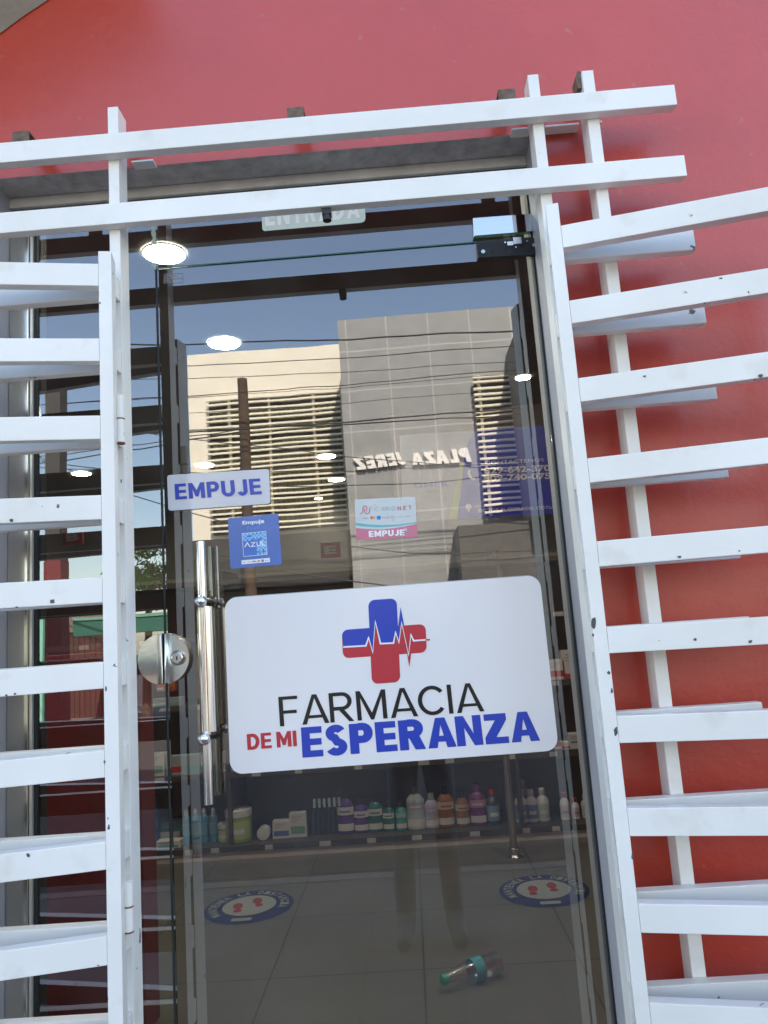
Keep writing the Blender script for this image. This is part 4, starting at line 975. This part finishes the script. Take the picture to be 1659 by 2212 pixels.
caps('JEREZ', q, PL, gbld, name='raised_letters', t=.28, gap=.10, ext=.06)
SLAT = mat('cream_slats', (.85, .80, .66), .6); DARKW = mat('dark_window_glass', (.035, .035, .03), .25); CURT = mat('green_curtain', (.24, .25, .15), .8, noise=.3, nscale=3)
def louvre(par, tl, tr, bl, V, n, posts, nm_y, curtain):
    a, c, d = M(*tl, V), M(*tr, V), M(*bl, V); x0, x1 = a.x, c.x; zt, zb = (a.z+c.z)/2, d.z; y = a.y
    w_ = thing('t', 't', 't', (0, 0, 0)); bpy.data.objects.remove(w_)
    b = NB(); mbox(b, x0, x1, y+.004, y+.02, zb, zt); win = obj('louvred_window', b, DARKW, par)
    if curtain:
        b = NB(); xx = x0+.08; 
        while xx < x0+(x1-x0)*.97:
            wv = random.uniform(.09, .16)
            for k in range(8):
                z1_ = zt-.35-(zt-zb-.4)*k/8; mbox(b, xx, xx+wv*.8, y+.022, y+.03, z1_-(zt-zb)/8*.62, z1_)
            xx += wv
        obj('curtain', b, CURT, win)
    for i in range(n):
        z = zt-(zt-zb)*(i+.5)/n+(.02 if i % 3 == 1 else 0)
        b = NB(); mbox(b, x0-.03, x1+.03, y+.12, y+.20, z-.021, z+.021); obj('slat', b, SLAT, win)
    for u in posts:
        xx = x0+(x1-x0)*u; b = NB(); mbox(b, xx-.03, xx+.03, y+.05, y+.118, zb, zt); obj('slat_post', b, SLAT, win)
louvre(gbld, (1021, 815), (1124, 809), (1045, 1116), VG, 24, (.10,), 0, False)
# projecting fin at the right and the recessed entrance
a = M(1118, 700, 12.4)
b = NB(); mbox(b, a.x, 6.4, GYR+.001, a.y, M(1118, 812, 12.4).z-3, a.z); obj('projecting_bay', b, mat('bay_render', (.20, .19, .18), .8), gbld)
a = M(990, 1135, 12.8); a2 = M(1010, 1262, 12.8)
b = NB(); mbox(b, a.x, 6.4, GYR+.002, a.y, ST, a.z); obj('entrance_block', b, mat('entrance_dark', (.10, .095, .09), .5, noise=.2), gbld)
# cream building
c0, c1 = M(405, 769, VC), M(728, 741, VC)
cbld = thing('cream_building', 'cream rendered shop building with a wide louvred window above a dark fascia', 'building', ((c0.x+g0.x)/2, c0.y-4, ST))
b = NB(); mbox(b, c0.x, g0.x-.002, c0.y, c0.y-8, ST, c0.z); obj('wall', b, mat('cream_render', (.80, .75, .63), .85, noise=.06, nscale=1.5), cbld)
louvre(cbld, (451, 865), (732, 842), (461, 1158), VC, 25, (.16, .46, .80), 0, True)
f0, f1 = M(430, 1168, VC-1.6), M(768, 1250, VC-1.6)
b = NB(); mbox(b, c0.x, g0.x+.5, c0.y+.002, f0.y, f1.z-.05, f0.z); obj('shop_fascia', b, mat('dark_fascia', (.05, .048, .045), .4), cbld)
f2 = M(600, 1262, VC-1.0)
b = NB(); mbox(b, c0.x, g0.x+.4, c0.y+.003, f2.y-.3, ST, f1.z-.06); obj('shop_window', b, mat('brown_shop_glass', (.13, .11, .085), .3, noise=.5, nscale=1.2), cbld)
# pole
p0 = M(522.5, 819, 12.6); p1 = M(530, 1282, 12.6); rr = (M(533, 819, 12.6).x-M(512, 819, 12.6).x)/2
b = NB(); path_tube(b, [(p0.x, p0.y, p0.z-(p0.z-ST)*i/10) for i in range(11)][::-1], [rr*1.25-rr*.25*i/10 for i in range(11)], 16)
obj('utility_pole', b, mat('wooden_pole', (.10, .065, .045), .9, noise=.5, nscale=5, bump=.5, bscale=20), label='brown wooden utility pole standing before the cream building', cat='pole', smooth=True)
# wires
WM = mat('black_cable', (.015, .015, .015), .6)
wires = [((375, 744), (1115, 714), 11.5, .020, 'topmost thick cable crossing just over the cream roof'), ((412, 791), (1115, 745), 11.7, .011, 'thin wire second from the top'),
 ((414, 818), (1118, 779), 11.7, .009, 'thin wire third from the top'), ((414, 855), (1121, 797), 11.9, .012, 'wire level with the head of the pole'),
 ((414, 858), (1121, 806), 12.0, .008, 'very thin wire just under the pole head'), ((416, 890), (1000, 850), 12.0, .007, 'faint wire over the top of the louvres'),
 ((418, 931), (1050, 887), 12.2, .020, 'thick cable tied to the pole'), ((418, 927), (1050, 900), 12.25, .016, 'second thick cable tied to the pole'),
 ((420, 948), (1020, 1010), 12.1, .012, 'wire slanting down to the right across the letters'), ((540, 1020), (1040, 1005), 11.5, .010, 'wire running below the slanting one'),
 ((430, 1190), (790, 1262), 10.5, .016, 'low cable slanting down before the dark fascia'), ((745, 1050), (1045, 1032), 12, .013, 'wire under the raised letters'),
 ((90, 985), (522, 925), 12.3, .012, 'wire seen through the left side pane'), ((90, 1000), (522, 930), 12.3, .016, 'thick cable seen through the left side pane'), ((750, 1180), (990, 1195), 11.5, .014, 'low wire near the ground floor of the grey building')]
for (a, c, V, r, lab) in wires:
    A_, B_ = M(*a, V), M(*c, V); d = (B_-A_)/(B_.x-A_.x); pts = []
    ext_ = 18 if a[0] > 95 else 8
    for i in range(25):
        X = A_.x-8+(B_.x-A_.x+ext_)*i/24; p = A_+d*(X-A_.x); u = (X-A_.x)/(B_.x-A_.x); p.z += .12*(u*(u-1))+.015*sin(i*2.1); pts.append(p)
    b = NB(); path_tube(b, pts, r*.75, 6); obj('overhead_cable', b, WM, label='black overhead '+lab if not lab.startswith('very') else lab, cat='cable', group='overhead cables across the street')
# left: red wall with wooden shutter, grey and red pillar, tree, awning
V_ = .75; a, c = P(66, 1420, V_), P(300, 1420, V_)
rw = thing('red_partition', 'dull red inner wall panel filling the lower part of the narrow side pane', 'wall', ((a.x+c.x)/2, V_, 0))
RB = mat('dull_red_masonry', (.21, .032, .036), .6, noise=.15)
b = NB(); mbox(b, a.x-.3, c.x, V_, V_+.12, 0, a.z); obj('wall', b, RB, rw)
V_ = 14.0; a, c = M(60, 1308, V_), M(238, 1310, V_)
RB2 = mat('dark_red_gate_wall', (.11, .022, .024), .6, noise=.15)
gw = thing('red_gate_wall', 'dark red street wall with a brown plank gate and one taller post', 'wall', ((a.x+c.x)/2, a.y-.1, ST))
b = NB(); mbox(b, a.x-2, c.x+.4, a.y, a.y-.2, ST, a.z); mbox(b, M(96, 1214, V_).x, M(131, 1214, V_).x, a.y+.03, a.y-.17, a.z+.004, M(110, 1214, V_).z); obj('wall', b, RB2, gw)
a2, c2 = M(136, 1369, V_), M(232, 1440, V_); b = NB()
for i in range(8):
    u0 = a2.x+(c2.x-a2.x)*i/8; mbox(b, u0+.02, u0+(c2.x-a2.x)/8-.02, a.y+.02, a.y+.001, ST, a2.z)
obj('plank_gate', b, mat('brown_gate_wood', (.08, .038, .028), .6, noise=.35, nscale=14), gw)
b = NB(); mbox(b, a2.x-.3, c2.x+.3, a.y+.05, a.y+.001, a2.z+.01, M(136, 1330, V_).z); obj('beige_lintel', b, mat('beige_lintel', (.20, .15, .12), .7), gw)
V2 = 6.5; a, c = M(96, 1212, V2), M(131, 1212, V2)
pr = thing('roadside_pillar', 'square pillar by the road, grey above and dark red below', 'pillar', ((a.x+c.x)/2, a.y, ST))
b = NB(); mbox(b, a.x, c.x, a.y, a.y-.2, ST, a.z); obj('red_base', b, RB, pr)
b = NB(); mbox(b, a.x+.003, c.x-.003, a.y-.004, a.y-.19, a.z+.001, 4.2); obj('shaft', b, mat('dark_grey_post', (.07, .068, .065), .6), pr)
V3 = 13.7; a, c = M(66, 1338, V3), M(92, 1560, V3)
b = NB(); mbox(b, a.x, c.x, a.y, a.y-.12, ST, a.z); obj('mint_panel', b, mat('mint_paint', (.25, .60, .46), .6), label='mint green panel at the far left of the side pane', cat='panel')
a, c = M(296, 1325, 12), M(348, 1362, 12)
aw = thing('green_awning', 'green awning with pale top edge under the tree', 'awning', ((a.x+c.x)/2, a.y, c.z))
b = NB(); mbox(b, a.x-1.2, c.x+.2, a.y, a.y-.8, c.z, a.z-.06); obj('valance', b, mat('green_canvas', (.03, .14, .10), .7), aw)
b = NB(); mbox(b, a.x-1.2, c.x+.2, a.y+.02, a.y-.8, a.z-.058, a.z); obj('pale_top', b, mat('pale_green_canvas', (.16, .36, .28), .7), aw)
# tree
tc = M(322, 1240, 13.2)
tr = thing('leafy_tree', 'bushy bright green tree standing behind the green awning', 'tree', (tc.x-.1, tc.y, ST))
b = NB(); path_tube(b, [(tc.x-.1, tc.y, ST), (tc.x-.05, tc.y, ST+1), (tc.x, tc.y, tc.z-.3), (tc.x+.05, tc.y, tc.z+.2)], [.09, .08, .06, .03], 10)
for k in range(5):
    a = k*1.3; path_tube(b, [(tc.x, tc.y, tc.z-.4), (tc.x+.25*cos(a), tc.y+.25*sin(a), tc.z-.1), (tc.x+.45*cos(a), tc.y+.45*sin(a), tc.z+.2)], [.04, .03, .012], 6)
obj('trunk', b, mat('bark', (.10, .07, .05), .9, noise=.4), tr)
b = NB(); cl = [(random.gauss(0, .35), random.gauss(0, .35), random.gauss(0, .26)) for _ in range(34)]
for i in range(3200):
    k = random.choice(cl); p = Vector((tc.x-.15+k[0]+random.gauss(0, .10), tc.y+k[1]+random.gauss(0, .10), tc.z+k[2]+random.gauss(0, .07)))
    u = Vector([random.gauss(0, 1) for _ in range(3)]).normalized(); v = u.orthogonal().normalized(); s = random.uniform(.02, .04)
    b.faces.new([b.verts.new(q_) for q_ in (p-u*s*1.6, p+v*s*.6, p+u*s*1.6, p-v*s*.6)])
obj('crown', b, mat('green_leaves', (.10, .17, .03), .5, noise=.4, nscale=4), tr)

# ================================================================== THE PHOTOGRAPHER (only seen, faintly, in the glass)
def person():
    V = []; E_ = []; Rd = []
    def add(p, r, par=None):
        V.append(p); Rd.append(r)
        if par is not None: E_.append((par, len(V)-1))
        return len(V)-1
    Y = -2.0; z = lambda h: ST+h
    pel = add((0, Y, z(.93)), (.135, .10)); wa = add((0, Y, z(1.08)), (.125, .095), pel); ch = add((0, Y, z(1.27)), (.15, .10), wa); up = add((0, Y+.005, z(1.39)), (.12, .075), ch)
    nk = add((0, Y+.01, z(1.46)), (.052, .052), up); jw = add((0, Y+.035, z(1.52)), (.058, .066), nk); hd = add((0, Y+.02, z(1.585)), (.074, .090), jw); tp = add((0, Y+.01, z(1.645)), (.058, .07), hd)
    add((0, Y+.118, z(1.555)), (.012, .012), add((0, Y+.095, z(1.575)), (.012, .012), hd))
    for sx in (-1, 1):
        add((sx*.082, Y+.01, z(1.575)), (.012, .02), add((sx*.066, Y+.01, z(1.57)), (.014, .02), hd))
        hp = add((sx*.085, Y, z(.86)), (.088, .088), pel); th = add((sx*.095, Y+.01, z(.68)), (.075, .078), hp); kn = add((sx*.105, Y+.015, z(.48)), (.056, .058), th)
        cf = add((sx*.110, Y-.01, z(.33)), (.054, .058), kn); an = add((sx*.115, Y-.01, z(.10)), (.052, .054), cf); ft = add((sx*.125, Y+.06, z(.05)), (.050, .044), an); add((sx*.135, Y+.16, z(.04)), (.046, .036), ft)
        sh_ = add((sx*.165, Y, z(1.385)), (.062, .060), up); el = add((sx*.225, Y+.10, z(1.15)), (.044, .044), sh_); fo = add((sx*.165, Y+.19, z(1.27)), (.038, .036), el); wr = add((sx*.098, Y+.29, z(1.39)), (.024, .028), fo)
        pa = add((sx*.078, Y+.335, z(1.435)), (.018, .034), wr); p2 = add((sx*.066, Y+.36, z(1.465)), (.015, .034), pa)
        for k, (dy, L_) in enumerate(((-.018, .040), (-.006, .048), (.006, .046), (.018, .036))):
            a_ = add((sx*.058, Y+.372+dy*.5, z(1.475+dy)), (.0085, .0085), p2); b_ = add((sx*.050, Y+.394+dy*.2, z(1.485+dy)), (.008, .008), a_); add((sx*(.050-L_*.6), Y+.398, z(1.488+dy)), (.007, .007), b_)
        t1 = add((sx*.060, Y+.345, z(1.455)), (.010, .010), pa); t2 = add((sx*.044, Y+.368, z(1.470)), (.009, .009), t1); add((sx*.028, Y+.372, z(1.482)), (.0075, .0075), t2)
    me = bpy.data.meshes.new('p'); me.from_pydata(V, E_, []); o = bpy.data.objects.new('p', me); COL.objects.link(o)
    o.modifiers.new('s', 'SKIN')
    if not me.skin_vertices: 
        bm = bmesh.new(); bm.from_mesh(me); bm.verts.layers.skin.verify(); bm.to_mesh(me); bm.free()
    for i, r in enumerate(Rd): me.skin_vertices[0].data[i].radius = r; me.skin_vertices[0].data[i].use_root = (i == 0)
    sb = o.modifiers.new('u', 'SUBSURF'); sb.levels = 2; sb.render_levels = 2
    bpy.context.view_layer.update()
    m2 = bpy.data.meshes.new_from_object(o.evaluated_get(bpy.context.evaluated_depsgraph_get())); bpy.data.objects.remove(o)
    bm = NB(); bm.from_mesh(m2); bpy.data.meshes.remove(m2)
    for f in bm.faces:
        c = f.calc_center_median(); h = c.z-ST; arm = c.y > Y+.13 or abs(c.x) > .19
        if h < .085: f.material_index = 3
        elif h < .98 : f.material_index = 1
        elif h < 1.45 and not (c.y > Y+.16): f.material_index = 2
        elif h > 1.60 and c.y < Y+.075 or (h > 1.53 and c.y < Y-.015): f.material_index = 4
        else: f.material_index = 0
    skin = mat('brown_skin', (.32, .17, .10), .5)
    p = obj('person', bm, [skin, mat('washed_grey_jeans', (.15, .19, .22), .8, noise=.3), mat('grey_shirt', (.16, .16, .17), .85), mat('grey_shoes', (.13, .16, .17), .6), mat('black_hair', (.015, .012, .01), .6)], None, smooth=True,
            label='person in grey shirt and pale jeans facing the door, holding up a phone', cat='person')
    for sx in (-1, 1):
        b = NB(); sphere(b, (sx*.030, Y+.100, ST+1.585), .0125, 14); obj('eye', b, mat('eye_white', (.6, .6, .6), .2), p, smooth=True)
        b = NB(); sphere(b, (sx*.030, Y+.1085, ST+1.585), .006, 12); obj('iris', b, mat('iris_brown', (.04, .02, .01), .2), p, smooth=True)
    b = NB(); path_tube(b, [(-.024, Y+.093, ST+1.528), (0, Y+.102, ST+1.525), (.024, Y+.093, ST+1.528)], .005, 8); obj('lips', b, mat('lips', (.28, .09, .07), .5), p)
    b = NB(); box(b, -.038, .038, -1.620, -1.612, ST+1.43, ST+1.585, .002)
    obj('mobile_phone', b, mat('phone_black', (.02, .02, .02), .2), label='black mobile phone held up in both hands', cat='phone')
person()
print('objects', len(bpy.data.objects))
